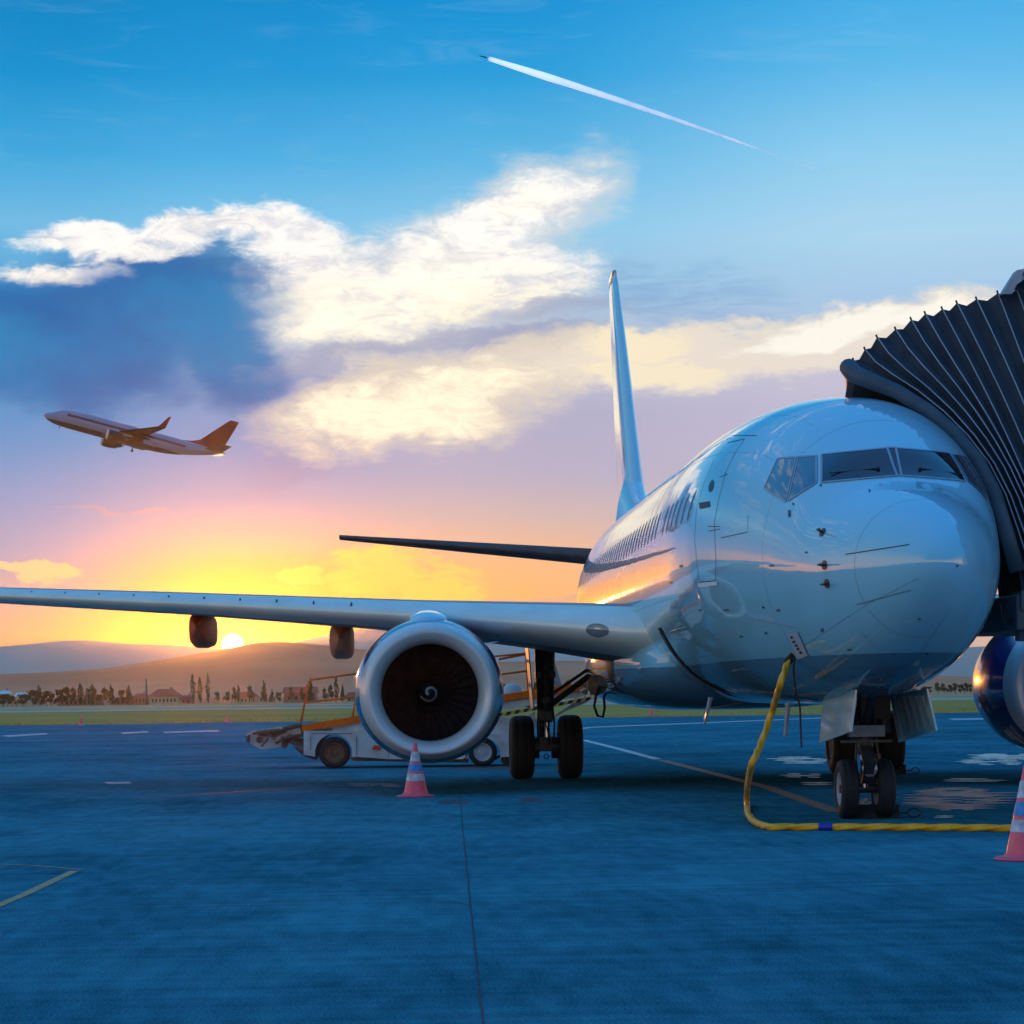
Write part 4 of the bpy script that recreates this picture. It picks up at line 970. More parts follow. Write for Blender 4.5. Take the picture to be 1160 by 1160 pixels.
T_ = [(4, 785, 16, 'round', 'squat dark tree at the far left of the treeline'), (14, 787, 12, 'round', 'low bush just right of the leftmost dark tree'),
 (26, 785, 14, 'round', 'dark tree beneath the white roofed house at far left'), (38, 780, 13, 'round', 'dark tree on the left flank of the tallest left clump'), (44, 777, 12, 'spruce', 'pointed tallest tree of the dark clump at far left'), (53, 781, 14, 'round', 'broad dark tree on the right flank of the far left clump'),
 (59, 784, 8, 'round', 'narrow small tree closing the far left dark clump'),
 (67, 779, 10, 'round', 'pale hazy tree left of the slim lamp post'), (75, 776, 9, 'round', 'taller pale hazy tree left of the slim lamp post'), (83, 778, 9, 'round', 'pale hazy tree just left of the long red roofs'), (91, 775, 8, 'poplar', 'slim hazy tree beside the lamp post'), (98, 778, 8, 'round', 'hazy tree just right of the lamp post'), (104, 776, 9, 'poplar', 'upright dusky tree of the group over the red roofs'), (109, 779, 8, 'round', 'dusky tree at the right end of the group over the red roofs'),
 (117, 779, 12, 'round', 'dark green bushy tree left of a paired conifer'), (126, 776, 9, 'spruce', 'dark conifer touching a bushy green tree'), (137, 780, 10, 'round', 'small dark tree left of the low red house'), (146, 777, 11, 'spruce', 'dark pointed tree next to the low red house'),
 (218.5, 765, 6.5, 'poplar', 'leftmost of the three tall poplars'), (226.5, 768, 6.5, 'poplar', 'middle and shortest of the three tall poplars'), (235.5, 763, 5.5, 'poplar', 'slender rightmost of the three tall poplars'),
 (247, 783, 8, 'round', 'low round tree right of the three poplars'), (256, 783, 9, 'round', 'low round tree left of the small red roofed house'), (265, 776, 6, 'round', 'thin tree at the left gable of the small red roofed house'), (270, 777, 5, 'poplar', 'thin upright tree rising behind the small red roofed house'),
 (285, 776, 9, 'round', 'round topped tree behind the right end of the small red roofed house'), (299, 771.5, 8.5, 'spruce', 'tall pointed conifer between two red roofed houses'), (308, 781, 7, 'spruce', 'short conifer right of the tall pointed one'), (316, 783, 7, 'round', 'small tree left of the long red roofed barn'),
 (331, 777, 7, 'round', 'tree rising behind the long red roofed barn'), (343, 778, 6, 'round', 'tree behind the right half of the long red roofed barn'), (352, 769, 7, 'spruce', 'dark tall tree behind the loader rail upright'),
 (369, 779, 7, 'round', 'short tree within the loader rails'), (375, 775, 7, 'round', 'bushy tree within the loader rails'), (381, 769, 6, 'poplar', 'tallest tree seen through the loader rails'), (388, 776, 6, 'spruce', 'small conifer at the right of the loader rails'),
 (572, 774, 12, 'round', 'tree seen between the engine and the main wheels strut'), (582, 776, 12, 'round', 'tree behind the loader post nearest the engine'), (605, 772, 12, 'round', 'tree behind the main wheels strut'), (642, 770, 11, 'round', 'tree right of the main wheels strut'), (652, 773, 10, 'spruce', 'conifer above the orange loader beam tip'), (662, 771, 12, 'round', 'tree left of the belly lamp'), (673, 773, 10, 'round', 'tree just under the belly lamp')]
for px_, tp_, w_, kd, lb in T_: tree(px_, tp_, w_, kd, lb)
for i, px_ in enumerate((1063, 1070, 1076, 1082, 1088, 1094, 1100, 1106, 1113)):
    tree(px_, 772.5 + (i * 37 % 5) * .6, 7.5, 'round', 'even dark tree in the row between the nose and the far engine', v=950, group='row of trees right of the nose')
for i, px_ in enumerate(list(range(700, 1060, 14))):
    tree(px_, 775 + (i * 53 % 7), 14, 'round', 'dark tree of the belt low behind the fuselage', v=980, group='trees behind the fuselage')
M_roof = mat('red_roof_tiles', (.42, .07, .04), rough=.8, var=.25, scale=1.2); M_wall = mat('cream_house_wall', (.42, .38, .26), rough=.8, var=.1); M_wallr = mat('pinkish_house_wall', (.34, .16, .12), rough=.8, var=.15); M_wroof = mat('white_metal_roof', (.65, .65, .62), rough=.5); M_win = mat('house_window', (.03, .04, .05), rough=.2)
def house(x0, x1, eave, ridge, label, v=905, wall=None, roof=None, nwin=4, d=9, hip=True):
    c = G(((x0 + x1) / 2 - 580) / F * v, v); c.z = 0; w = (x1 - x0) / F * v; h = dep((x0 + x1) / 2, eave, v).z; rg = dep((x0 + x1) / 2, ridge, v).z
    o = empty('house', c, label, 'house'); o.rotation_euler.z = -YAW
    wl = MB(); wl.box((0, d / 2, h / 2), (w * .96, d, h)); wo = wl.build('wall', wall or M_wall, o)
    rf = MB(); e = w / 2 + .4; hp = min(w * .28, d * .4) if hip else .2
    A = [(-e, -.5, h), (e, -.5, h), (e, d + .5, h), (-e, d + .5, h), (-e + hp, d / 2, rg), (e - hp, d / 2, rg)]
    rf.add(A, [(0, 1, 5, 4), (1, 2, 5), (2, 3, 4, 5), (3, 0, 4), (3, 2, 1, 0)]); ro = rf.build('roof', roof or M_roof, o)
    chm = MB(); chm.box((w * .2, d / 2, rg - .1), (.7, .7, 1.6)); chm.build('chimney', M_wallr, ro)
    for i in range(nwin):
        x = -w * .42 + w * .84 * (i + .5) / nwin; wm = MB(); wm.box((x, -.03, h * .5), (w * .84 / nwin * .42, .08, h * .42)); wm.build('window', M_win, o)
    return o
house(168, 203, 789, 780.5, 'large cream house with hipped red roof right of the mast', nwin=7)
house(151, 166, 789, 785.5, 'low reddish house left of the mast', wall=M_wallr, nwin=3)
house(204, 217, 791.5, 787.5, 'low red roofed shed left of the three poplars', wall=M_wallr, nwin=2)
house(266, 291, 790, 783.5, 'small red roofed house with cream wall right of the poplars', nwin=5)
house(321, 358, 785, 778, 'long red roofed barn left of the loader rails', wall=M_wallr, nwin=4, hip=False)
house(391, 407, 790, 784, 'red roofed house behind the orange loader rail end', nwin=2)
house(64, 112, 792, 787.5, 'long low building with red roofs below hazy trees', wall=M_wallr, nwin=8, hip=False)
house(17, 33, 789, 784.5, 'white roofed building amid the far left dark trees', roof=M_wroof, nwin=3, hip=False, v=940)
house(0, 8, 786, 782, 'small white roofed hut at the far left edge', roof=M_wroof, nwin=1, hip=False, v=960)
house(124, 149, 793, 790, 'low pink roofed annex beneath the paired dark conifers', wall=M_wallr, nwin=4)
mm = MB(); p = G((166 - 580) / F * 890, 890); Hm = dep(166, 768, 890).z; mm.tube([(p.x, p.y, 0), (p.x, p.y, Hm)], [.35, .2], 8)
for k in range(5): mm.beam((p.x - .5, p.y, Hm * (.5 + k * .1)), (p.x + .5, p.y, Hm * (.5 + k * .1)), .15, .15)
tag(mm.build('radio_mast', M_gear, None, org=tuple(p)), 'dark radio mast standing left of the large cream house', 'mast')
for x, tpy, lb in ((98.5, 768, 'slim lamp post with two heads among the hazy trees'), (261.5, 799, 'short white marker post in the grass below the sun')):
    v = 880 if tpy < 790 else 300; p = G((x - 580) / F * v, v); H = dep(x, tpy, v).z if tpy < 790 else .9; mb = MB(); mb.tube([(p.x, p.y, 0), (p.x, p.y, H)], .1 if v > 500 else .05, 8); mb.beam((p.x - .9 * v / 880, p.y, H), (p.x + .9 * v / 880, p.y, H), .12, .15)
    tag(mb.build('lamp_post' if v > 500 else 'marker_post', M_gearl, None, org=tuple(p)), lb, 'post')
# perimeter fence
fe = empty('perimeter_fence', G(-90, 850), 'long wire perimeter fence in front of the houses', 'fence'); w_ = MB(); po = MB()
for k in range(121):
    u = -190 + k * 2.9; p = G(u, 850); po.beam(p, p + UP * 2.0, .12, .12)
for z in (.5, 1.0, 1.5, 1.95): w_.beam(G(-190, 850, z), G(158, 850, z), .05, .05)
tag(po.build('fence_post', M_gear, fe, org=fe.location), kind='stuff'); w_.build('wire', M_gear, fe, org=fe.location)

# ------------------------------------------------------------------ contrail and the jet drawing it
def contrail():
    mt = bpy.data.materials.new('contrail_vapour'); mt.use_nodes = True; nt = mt.node_tree
    for n_ in list(nt.nodes): nt.nodes.remove(n_)
    out = nt.nodes.new('ShaderNodeOutputMaterial'); mix = nt.nodes.new('ShaderNodeMixShader'); tr = nt.nodes.new('ShaderNodeBsdfTransparent'); df = nt.nodes.new('ShaderNodeBsdfDiffuse'); tl = nt.nodes.new('ShaderNodeBsdfTranslucent'); ad = nt.nodes.new('ShaderNodeAddShader')
    df.inputs[0].default_value = (.95, .95, .95, 1); tl.inputs[0].default_value = (.95, .95, .95, 1)
    nt.links.new(df.outputs[0], ad.inputs[0]); nt.links.new(tl.outputs[0], ad.inputs[1])
    lw = nt.nodes.new('ShaderNodeLayerWeight'); lw.inputs[0].default_value = .5
    tc = nt.nodes.new('ShaderNodeTexCoord'); mp = nt.nodes.new('ShaderNodeMapping'); nz = nt.nodes.new('ShaderNodeTexNoise'); nz.inputs['Scale'].default_value = .012; nz.inputs['Detail'].default_value = 5
    nt.links.new(tc.outputs['Object'], nz.inputs['Vector']); sep = nt.nodes.new('ShaderNodeSeparateXYZ'); nt.links.new(tc.outputs['Object'], sep.inputs[0])
    mr = nt.nodes.new('ShaderNodeMapRange'); nt.links.new(sep.outputs['X'], mr.inputs[0]); mr.inputs[1].default_value = 60; mr.inputs[2].default_value = 1400; mr.inputs[3].default_value = 1.25; mr.inputs[4].default_value = -.1
    def M(op, a, b):
        n = nt.nodes.new('ShaderNodeMath'); n.operation = op
        for i, x in enumerate((a, b)):
            if isinstance(x, (int, float)): n.inputs[i].default_value = x
            else: nt.links.new(x, n.inputs[i])
        return n.outputs[0]
    a = M('ADD', mr.outputs[0], M('MULTIPLY', M('SUBTRACT', nz.outputs['Fac'], .5), 1.4)); edge = M('POWER', M('SUBTRACT', 1.0, lw.outputs['Facing']), .9)
    f = M('MULTIPLY', a, edge); cl = nt.nodes.new('ShaderNodeClamp'); nt.links.new(f, cl.inputs[0])
    nt.links.new(cl.outputs[0], mix.inputs[0]); nt.links.new(tr.outputs[0], mix.inputs[1]); nt.links.new(ad.outputs[0], mix.inputs[2]); nt.links.new(mix.outputs[0], out.inputs[0])
    return mt
D9 = 9000
pts = []; rr = []
for k in range(61):
    t = k / 60; x = 554 + (962 - 554) * t; y = 66.5 + (207 - 66.5) * t - 4 * math.sin(PI * t)
    pts.append(dep(x, y, D9 + 500 * t)); rr.append((2.2 + 2.8 * min(1, t * 6)) / F * D9 * (1 - .85 * min(1, t * 1.25)) + .8)
o0 = pts[0]; ct = MB(); ct.tube(pts, rr, 14); cto = ct.build('contrail', contrail(), None, org=tuple(o0), smooth=True); tag(cto, 'thin white contrail slanting across the blue upper sky', 'contrail')
sj = MB(); d = (pts[0] - pts[8]).normalized(); q = pts[0] + d * 8; sj.tube([q, q + d * 4, q + d * 24, q + d * 30], [.6, 2, 2, .5], 8); s_ = d.cross(FWD).normalized()
sj.add([q + d * 18, q + d * 12, q + d * 4 + UP * 9 + FWD * 14, q + d * 7 + UP * 9 + FWD * 14, q + d * 4 - UP * 7 - FWD * 14, q + d * 7 - UP * 7 - FWD * 14], [(0, 1, 2, 3), (0, 1, 4, 5)])
tag(sj.build('cruising_jet', M_gear, None, org=tuple(q)), 'tiny high flying jet at the head of the contrail', 'airliner')

# ------------------------------------------------------------------ sky
SUNPX = (263, 730)
sd = ray(*SUNPX).normalized(); sun_az = math.atan2(sd.x, sd.y); sun_el = rad(1.2)
w = bpy.data.worlds.new('World'); sc.world = w; w.use_nodes = True; w.cycles.sampling_method = 'MANUAL'; w.cycles.sample_map_resolution = 256; nt = w.node_tree
for n_ in list(nt.nodes): nt.nodes.remove(n_)
def sock(n, i, x):
    if isinstance(x, (int, float)): n.inputs[i].default_value = x
    elif isinstance(x, tuple): n.inputs[i].default_value = x if len(x) == len(n.inputs[i].default_value) else (*x, 1)
    else: nt.links.new(x, n.inputs[i])
def mth(op, *a, clamp=False):
    n = nt.nodes.new('ShaderNodeMath'); n.operation = op; n.use_clamp = clamp
    for i, x in enumerate(a): sock(n, i, x)
    return n.outputs[0]
def smooth_(x, a, b):
    n = nt.nodes.new('ShaderNodeMapRange'); n.interpolation_type = 'SMOOTHSTEP'; sock(n, 0, x); sock(n, 1, a); sock(n, 2, b); sock(n, 3, 0.0); sock(n, 4, 1.0); return n.outputs[0]
def mixc(f, a, b):
    n = nt.nodes.new('ShaderNodeMix'); n.data_type = 'RGBA'
    sock(n, 0, f); sock(n, 6, a); sock(n, 7, b); return n.outputs[2]
def addc(a, b, f=1.0):
    n = nt.nodes.new('ShaderNodeMix'); n.data_type = 'RGBA'; n.blend_type = 'ADD'; sock(n, 0, f); sock(n, 6, a); sock(n, 7, b); return n.outputs[2]
tc = nt.nodes.new('ShaderNodeTexCoord'); sp_ = nt.nodes.new('ShaderNodeSeparateXYZ'); nt.links.new(tc.outputs['Generated'], sp_.inputs[0])
dx, dy, dz = sp_.outputs
az = mth('ARCTAN2', dx, dy); el = mth('ARCSINE', dz)
P0 = mth('MULTIPLY', az, F); Q0 = mth('MULTIPLY', el, F)        # sky angles in units where the photograph's scale is about 1
def nz3(scale, det, stretch=(1, 1, 1), rough=.55, dist=0.0):
    mp = nt.nodes.new('ShaderNodeMapping'); mp.inputs['Scale'].default_value = stretch; nt.links.new(tc.outputs['Generated'], mp.inputs[0])
    n = nt.nodes.new('ShaderNodeTexNoise'); sock(n, 'Scale', scale); sock(n, 'Detail', det); sock(n, 'Roughness', rough); sock(n, 'Distortion', dist); nt.links.new(mp.outputs[0], n.inputs['Vector']); return n
nA = nz3(14, 7, (1, 1, 1.7)); nB = nz3(45, 6, (1, 1, 2.2)); nC = nz3(9, 8, (1, 1, 4), .6); nD = nz3(70, 10, (1, 1, 2.6), .72, .8); nE = nz3(16, 8, (1, 1, 7), .66, 1.2)
wx = mth('MULTIPLY', mth('SUBTRACT', nA.outputs['Fac'], .5), 150.0); spc = nt.nodes.new('ShaderNodeSeparateColor'); nt.links.new(nA.outputs['Color'], spc.inputs[0])
wy = mth('MULTIPLY', mth('SUBTRACT', spc.outputs[1], .5), 110.0)
wx2 = mth('MULTIPLY', mth('SUBTRACT', nB.outputs['Fac'], .5), 50.0); spd = nt.nodes.new('ShaderNodeSeparateColor'); nt.links.new(nB.outputs['Color'], spd.inputs[0]); wy2 = mth('MULTIPLY', mth('SUBTRACT', spd.outputs[1], .5), 40.0)
P = mth('ADD', mth('ADD', P0, wx), wx2); Q = mth('ADD', mth('ADD', Q0, wy), wy2)
def pq(px, py):
    d = ray(px, py).normalized(); return math.atan2(d.x, d.y) * F, math.asin(d.z) * F
def ell(px, py, rx, ry, rot=0, PP=None, QQ=None):       # 1 at the centre, 0 on the ellipse
    a, b = pq(px, py); c, s = math.cos(rad(rot)), math.sin(rad(rot))
    X = mth('SUBTRACT', PP or P, a); Y = mth('SUBTRACT', QQ or Q, b)
    u = mth('ADD', mth('MULTIPLY', X, c / rx), mth('MULTIPLY', Y, s / rx)); v = mth('ADD', mth('MULTIPLY', X, -s / ry), mth('MULTIPLY', Y, c / ry))
    return mth('SUBTRACT', 1.0, mth('ADD', mth('MULTIPLY', u, u), mth('MULTIPLY', v, v)))
def union(L, PP=None, QQ=None):
    o = None
    for e in L:
        x = mth('MAXIMUM', ell(*e, PP=PP, QQ=QQ), -1.5); o = x if o is None else mth('SMOOTH_MAX', o, x, .35)
    return o
def ramp(x, stops):           # stops: (photo row, sRGB)
    n = nt.nodes.new('ShaderNodeValToRGB'); cr = n.color_ramp; cr.interpolation = 'LINEAR'
    L = sorted([((788 - y + 20) / 850, lin(*c)) for y, c in stops])
    while len(cr.elements) < len(L): cr.elements.new(.5)
    for e, (p, c) in zip(cr.elements, L): e.position = max(0, min(1, p)); e.color = (*c, 1)
    nt.links.new(x, n.inputs[0]); return n.outputs[0]
tq = mth('DIVIDE', mth('ADD', mth('ADD', Q0, mth('MULTIPLY', wy, .15)), 20.0), 850.0, clamp=True)
RL = ramp(tq, [(0, (0, 132, 196)), (100, (10, 146, 210)), (190, (60, 168, 222)), (260, (110, 188, 230)), (360, (60, 150, 208)), (440, (60, 142, 202)), (500, (92, 150, 206)), (560, (134, 157, 204)), (620, (158, 163, 200)), (680, (182, 166, 176)), (730, (205, 168, 138)), (780, (225, 165, 110))])
RS = ramp(tq, [(0, (0, 136, 204)), (100, (24, 152, 216)), (190, (72, 175, 228)), (260, (120, 196, 236)), (360, (140, 180, 215)), (440, (112, 155, 205)), (500, (122, 153, 204)), (560, (146, 160, 200)), (610, (196, 171, 172)), (650, (236, 164, 84)), (690, (238, 165, 45)), (725, (240, 165, 5)), (780, (240, 135, 5))])
RM = ramp(tq, [(0, (0, 142, 212)), (100, (34, 158, 220)), (190, (90, 182, 230)), (260, (135, 200, 236)), (330, (150, 195, 225)), (400, (190, 195, 215)), (470, (172, 174, 203)), (540, (180, 175, 200)), (590, (206, 182, 180)), (640, (242, 186, 138)), (700, (250, 186, 110)), (780, (240, 160, 90))])
RR = ramp(tq, [(0, (52, 168, 228)), (100, (96, 186, 236)), (190, (142, 206, 240)), (280, (172, 214, 240)), (350, (165, 200, 232)), (420, (200, 198, 215)), (480, (196, 188, 212)), (540, (196, 188, 206)), (600, (218, 194, 188)), (680, (235, 190, 160)), (780, (200, 180, 170))])
pL, pS, pM, pR = pq(60, 700)[0], pq(270, 700)[0], pq(560, 700)[0], pq(1050, 700)[0]
base = mixc(smooth_(P0, pL, pS), RL, RS); base = mixc(smooth_(P0, pS, pM), base, RM); base = mixc(smooth_(P0, pM, pR), base, RR)
base = mixc(mth('MULTIPLY', mth('MULTIPLY', smooth_(nE.outputs['Fac'], .50, .75), smooth_(Q0, 300.0, 480.0)), .07), base, lin(215, 232, 245))
# dark blue shadowed gap and dusky streaks
m1 = smooth_(union([(170, 345, 150, 75, 0), (60, 390, 170, 75, 0), (270, 380, 70, 80, 0)]), -.5, .7); base = mixc(mth('MULTIPLY', m1, .95), base, lin(0, 112, 182))
m1 = smooth_(union([(210, 310, 110, 45, 0)]), -.3, .8); base = mixc(mth('MULTIPLY', m1, .5), base, lin(0, 95, 160))
m2 = smooth_(union([(480, 392, 220, 20, 4), (400, 420, 120, 30, 0), (335, 525, 60, 26, 20), (330, 470, 60, 40, 0)]), -.8, .8); base = mixc(mth('MULTIPLY', m2, .60), base, lin(140, 148, 190))
m3 = smooth_(union([(790, 325, 110, 28, 0), (850, 360, 90, 16, 4)]), -.9, .8); m3 = mth('MULTIPLY', m3, smooth_(nE.outputs['Fac'], .35, .68)); base = mixc(mth('MULTIPLY', m3, .7), base, lin(120, 165, 210))
# bright clouds
det = mth('ADD', mth('MULTIPLY', mth('SUBTRACT', nB.outputs['Fac'], .5), 1.0), mth('MULTIPLY', mth('SUBTRACT', nD.outputs['Fac'], .5), 2.6))
def cloud(L, lo, hi, col, k=1.0, dk=1.0):
    global base
    f = smooth_(mth('ADD', union(L), mth('MULTIPLY', det, dk)), lo, hi); base = mixc(mth('MULTIPLY', f, k), base, col)
halo = [(370, 315, 90, 50, -20), (430, 345, 130, 60, 0), (530, 310, 150, 60, 0), (600, 250, 110, 55, 25)]
cloud(halo, -.7, .8, lin(225, 225, 222), .7, .5)
C2 = [(100, 266, 85, 17, 3), (60, 312, 74, 15, 2), (140, 282, 60, 14, 10), (200, 256, 100, 16, 3), (300, 262, 90, 24, -6), (350, 300, 70, 32, -30), (400, 345, 80, 36, -10), (470, 310, 110, 44, 0), (540, 285, 90, 40, 15), (600, 245, 78, 34, 25), (635, 228, 40, 20, 20), (600, 320, 90, 28, 10), (500, 340, 120, 26, 8)]
wgt = smooth_(mth('ADD', Q0, mth('MULTIPLY', wx, .3)), pq(300, 400)[1], pq(300, 270)[1])
shade_ = smooth_(mth('ADD', mth('MULTIPLY', nD.outputs['Fac'], .6), mth('MULTIPLY', nB.outputs['Fac'], .5)), .62, .42)
colc = mixc(wgt, (1.02, .92, .68), (1.02, 1.0, .95))
colc = mixc(mth('MULTIPLY', shade_, .75), colc, lin(205, 208, 222))
cloud(C2, -.6, .8, colc, 1.0, .8)
cloud([(420, 350, 75, 28, 0), (600, 240, 40, 20, 25), (500, 300, 70, 24, 0)], -1.0, 1.5, mixc(mth('MULTIPLY', shade_, .5), (1.12, 1.08, .94), lin(235, 226, 210)), .75, .8)
gap = mth('ADD', union([(185, 352, 135, 50, 4), (60, 398, 160, 62, 0), (260, 385, 60, 68, 0), (235, 325, 66, 30, 0)]), mth('MULTIPLY', det, .35))
base = mixc(mth('MULTIPLY', smooth_(gap, -1.0, .9), .97), base, mixc(smooth_(nA.outputs['Fac'], .35, .65), lin(0, 100, 172), lin(10, 128, 190)))
base = mixc(mth('MULTIPLY', smooth_(mth('ADD', union([(480, 388, 170, 11, 6), (620, 350, 90, 10, 4)]), mth('MULTIPLY', det, .6)), -.9, .9), .55), base, lin(150, 158, 190))
cloud([(470, 462, 150, 50, 4), (560, 435, 120, 36, 8), (640, 400, 140, 26, 8)], -.9, .5, lin(240, 225, 195), .7, .6)
cloud([(450, 468, 105, 34, 2), (520, 445, 90, 26, 6), (480, 480, 90, 26, 0)], -.6, .9, mixc(mth('MULTIPLY', shade_, .6), (1.08, 1.0, .76), lin(232, 214, 196)), .95, .9)
cloud([(820, 400, 190, 34, 3), (960, 368, 160, 28, 8), (740, 395, 80, 30, 0), (1060, 350, 70, 16, 4)], -.8, .4, lin(240, 228, 210), .85, .8)
cloud([(985, 352, 85, 15, 6), (1055, 347, 55, 11, 2), (930, 372, 80, 14, 8)], -.6, .7, (1.0, .96, .86), .95, .9)
cloud([(720, 385, 60, 22, 0), (740, 420, 80, 14, 0)], -.6, .6, lin(255, 240, 200), .6, .8)
cloud([(40, 648, 42, 12, 4)], -.3, .5, lin(255, 215, 160), .95, 1.0)
cloud([(430, 640, 60, 22, 0), (490, 655, 60, 20, 0), (400, 630, 30, 12, 0)], -.7, .9, (1.05, .74, .16), .9, 1.3)
cloud([(330, 650, 34, 8, 0), (318, 656, 16, 6, 0)], -.3, .6, lin(255, 222, 110), .8, 1.4)
cloud([(235, 716, 46, 7, 0), (215, 722, 20, 4, 0)], -.3, .6, lin(255, 235, 60), .8, 1.2)
cloud([(610, 668, 80, 8, 2), (90, 583, 40, 4, 0), (155, 574, 22, 4, 0)], -.4, .8, lin(200, 165, 165), .45, .8)
# glow round the sun, then its disc
def gdist(px, py, sx, sy):
    a, b = pq(px, py); X = mth('DIVIDE', mth('SUBTRACT', P0, a), sx); Y = mth('DIVIDE', mth('SUBTRACT', Q0, b), sy)
    return mth('EXPONENT', mth('MULTIPLY', mth('ADD', mth('MULTIPLY', X, X), mth('MULTIPLY', Y, Y)), -1.0))
base = mixc(mth('MULTIPLY', gdist(285, 722, 260, 85), .85), base, (.92, .36, .02))
base = mixc(mth('MULTIPLY', gdist(275, 728, 150, 38), .97), base, (.95, .47, 0.0))
base = mixc(mth('MULTIPLY', gdist(270, 724, 70, 22), .8), base, (1.1, .72, .005))
base = mixc(mth('MULTIPLY', gdist(264, 729, 30, 20), .85), base, (1.6, 1.0, .03))
# the rest of the sky vault (seen only in reflections and as light)
front = smooth_(mth('ABSOLUTE', mth('SUBTRACT', az, YAW)), 1.05, .30)
elr = mth('DIVIDE', el, PI / 2)
def ramp2(stops):
    n = nt.nodes.new('ShaderNodeValToRGB'); cr = n.color_ramp
    while len(cr.elements) < len(stops): cr.elements.new(.5)
    for e, (p, c) in zip(cr.elements, stops): e.position = p; e.color = (*c, 1)
    nt.links.new(mth('MAXIMUM', elr, 0.0), n.inputs[0]); return n.outputs[0]
back = ramp2([(0, (1.0, .65, .38)), (.02, (1.8, 1.1, .55)), (.048, (1.5, 1.0, .58)), (.072, (.50, .60, .60)), (.10, (.05, .38, .62)), (.14, (.01, .34, .68)), (.30, (.02, .33, .84)), (.6, (.06, .32, .84)), (1, (.12, .32, .80))])
side = ramp2([(0, (3.0, .80, .02)), (.030, (3.2, 1.1, .05)), (.044, (.95, .56, .40)), (.07, (.66, .55, .64)), (.12, (.36, .52, .72)), (.25, (.06, .35, .80)), (.6, (.06, .32, .84)), (1, (.12, .32, .80))])
cream = ramp2([(0, (.8, .6, .45)), (.03, (1.3, 1.0, .62)), (.10, (1.15, .93, .62)), (.16, (.62, .72, .74)), (.25, (.15, .46, .80)), (.45, (.05, .33, .84)), (1, (.12, .32, .80))])
daz = mth('SUBTRACT', az, sun_az); daz = mth('SUBTRACT', daz, mth('MULTIPLY', mth('GREATER_THAN', daz, PI), 2 * PI)); daz = mth('ADD', daz, mth('MULTIPLY', mth('LESS_THAN', daz, -PI), 2 * PI))
sidew = smooth_(mth('ABSOLUTE', daz), 1.25, .55)
leftw = mth('MULTIPLY', smooth_(daz, .2, -.6), smooth_(daz, -2.9, -2.1))
vault = mixc(sidew, mixc(leftw, back, cream), side); sidew = mth('MAXIMUM', sidew, leftw)
cl2 = smooth_(mth('ADD', nC.outputs['Fac'], mth('MULTIPLY', nA.outputs['Fac'], .3)), .66, .82)
clel = mth('MULTIPLY', smooth_(el, .04, .14), smooth_(el, .75, .3))
vault = mixc(mth('MULTIPLY', mth('MULTIPLY', cl2, clel), mth('ADD', mth('MULTIPLY', sidew, .75), .10)), vault, (1.05, .92, .68))
hi_ = smooth_(el, rad(16), rad(26))
sky = mixc(mth('MULTIPLY', front, mth('SUBTRACT', 1.0, hi_)), vault, base)
# solar disc
cosd = nt.nodes.new('ShaderNodeVectorMath'); cosd.operation = 'DOT_PRODUCT'; nt.links.new(tc.outputs['Generated'], cosd.inputs[0]); cosd.inputs[1].default_value = tuple(ray(263.5, 730.5).normalized())
disc = smooth_(mth('ARCCOSINE', cosd.outputs['Value']), 0.0050, .0034); sky = mixc(disc, sky, (3.0, 2.7, 1.3))
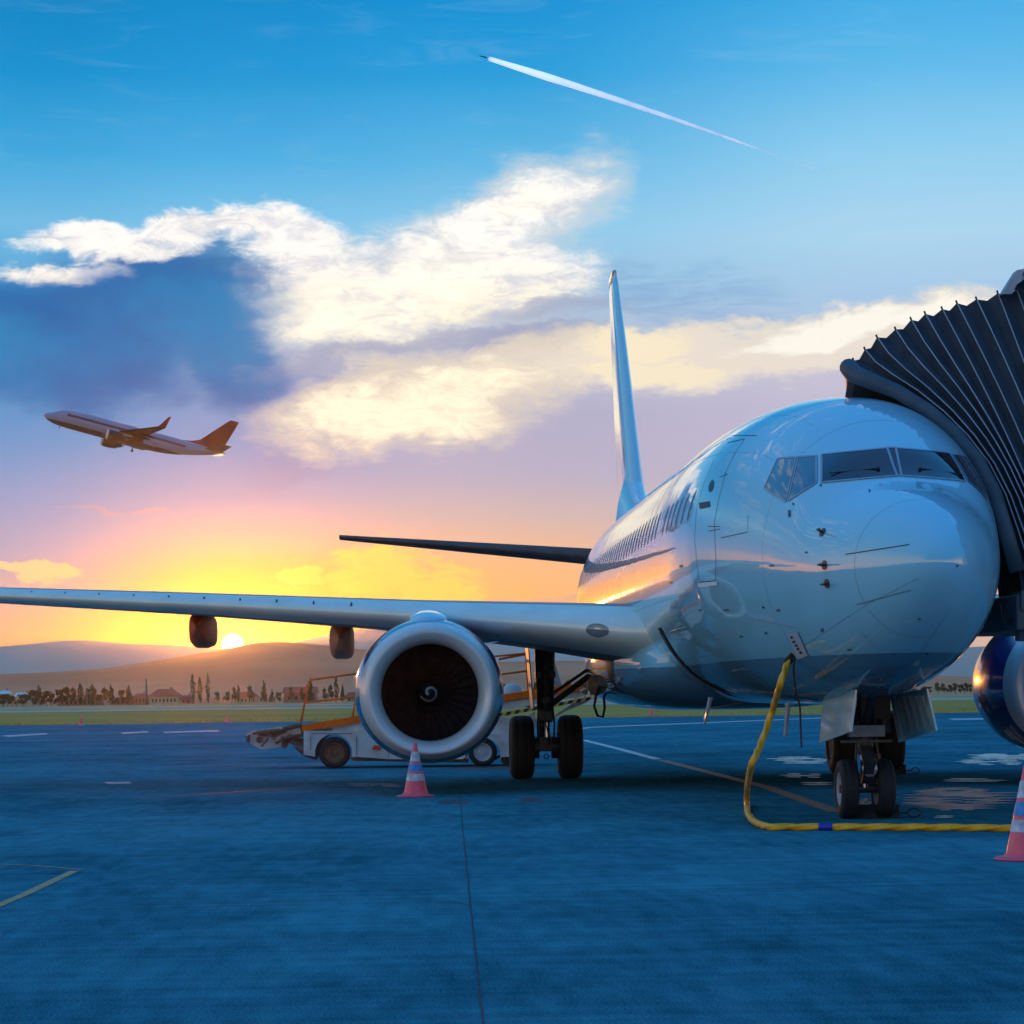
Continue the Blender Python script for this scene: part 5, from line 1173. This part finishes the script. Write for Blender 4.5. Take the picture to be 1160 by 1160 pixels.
# below the horizon
sky = mixc(smooth_(el, .0, -.02), sky, (.05, .06, .07))
nish = nt.nodes.new('ShaderNodeTexSky'); nish.sky_type = 'NISHITA'; nish.sun_disc = False; nish.sun_elevation = sun_el; nish.sun_rotation = sun_az; nish.air_density = 1.0; nish.dust_density = 2.0
bg1 = nt.nodes.new('ShaderNodeBackground'); nt.links.new(sky, bg1.inputs[0]); bg1.inputs[1].default_value = 1.0
bg2 = nt.nodes.new('ShaderNodeBackground'); nt.links.new(nish.outputs[0], bg2.inputs[0]); bg2.inputs[1].default_value = .0006
ads = nt.nodes.new('ShaderNodeAddShader'); nt.links.new(bg1.outputs[0], ads.inputs[0]); nt.links.new(bg2.outputs[0], ads.inputs[1])
wo_ = nt.nodes.new('ShaderNodeOutputWorld'); nt.links.new(ads.outputs[0], wo_.inputs[0])

# ------------------------------------------------------------------ sun lamp
sl = bpy.data.lights.new('sun', 'SUN'); sl.energy = .65; sl.angle = rad(.5); sl.color = (1.0, .36, .08)
so_ = bpy.data.objects.new('sun', sl); COL.objects.link(so_)
dirv = Vector((math.sin(sun_az) * math.cos(sun_el), math.cos(sun_az) * math.cos(sun_el), math.sin(sun_el)))
so_.rotation_euler = dirv.to_track_quat('Z', 'Y').to_euler(); so_.location = (-20, 60, 30)

# ------------------------------------------------------------------ haze
HAZE = True
if HAZE:
    hz = MB(); p = [G(u, v, z) for z in (-1.5, 88) for u, v in ((-4000, -300), (4000, -300), (4000, 3900), (-4000, 3900))]; hz.hexa(p)
    ho = hz.build('haze', None or bpy.data.materials.new('haze_air'))
    hm = ho.data.materials[0]; hm.use_nodes = True; hn = hm.node_tree
    for n_ in list(hn.nodes): hn.nodes.remove(n_)
    pv = hn.nodes.new('ShaderNodeVolumePrincipled'); ou = hn.nodes.new('ShaderNodeOutputMaterial'); hn.links.new(pv.outputs[0], ou.inputs['Volume'])
    pv.inputs['Color'].default_value = (1.0, .88, .72, 1); pv.inputs['Density'].default_value = 4.5e-5; pv.inputs['Anisotropy'].default_value = .95
    tag(ho, 'thin evening haze over the airfield', 'haze', kind='stuff')

# ------------------------------------------------------------------ render settings
vs_ = sc.view_settings; vs_.view_transform = 'Standard'; vs_.look = 'None'; vs_.exposure = 0; vs_.gamma = 1
cy = sc.cycles; cy.use_denoising = True; cy.max_bounces = 6; cy.diffuse_bounces = 3; cy.glossy_bounces = 4; cy.transparent_max_bounces = 12; cy.volume_bounces = 1; cy.sample_clamp_indirect = 6; cy.caustics_reflective = False
sc.render.film_transparent = False
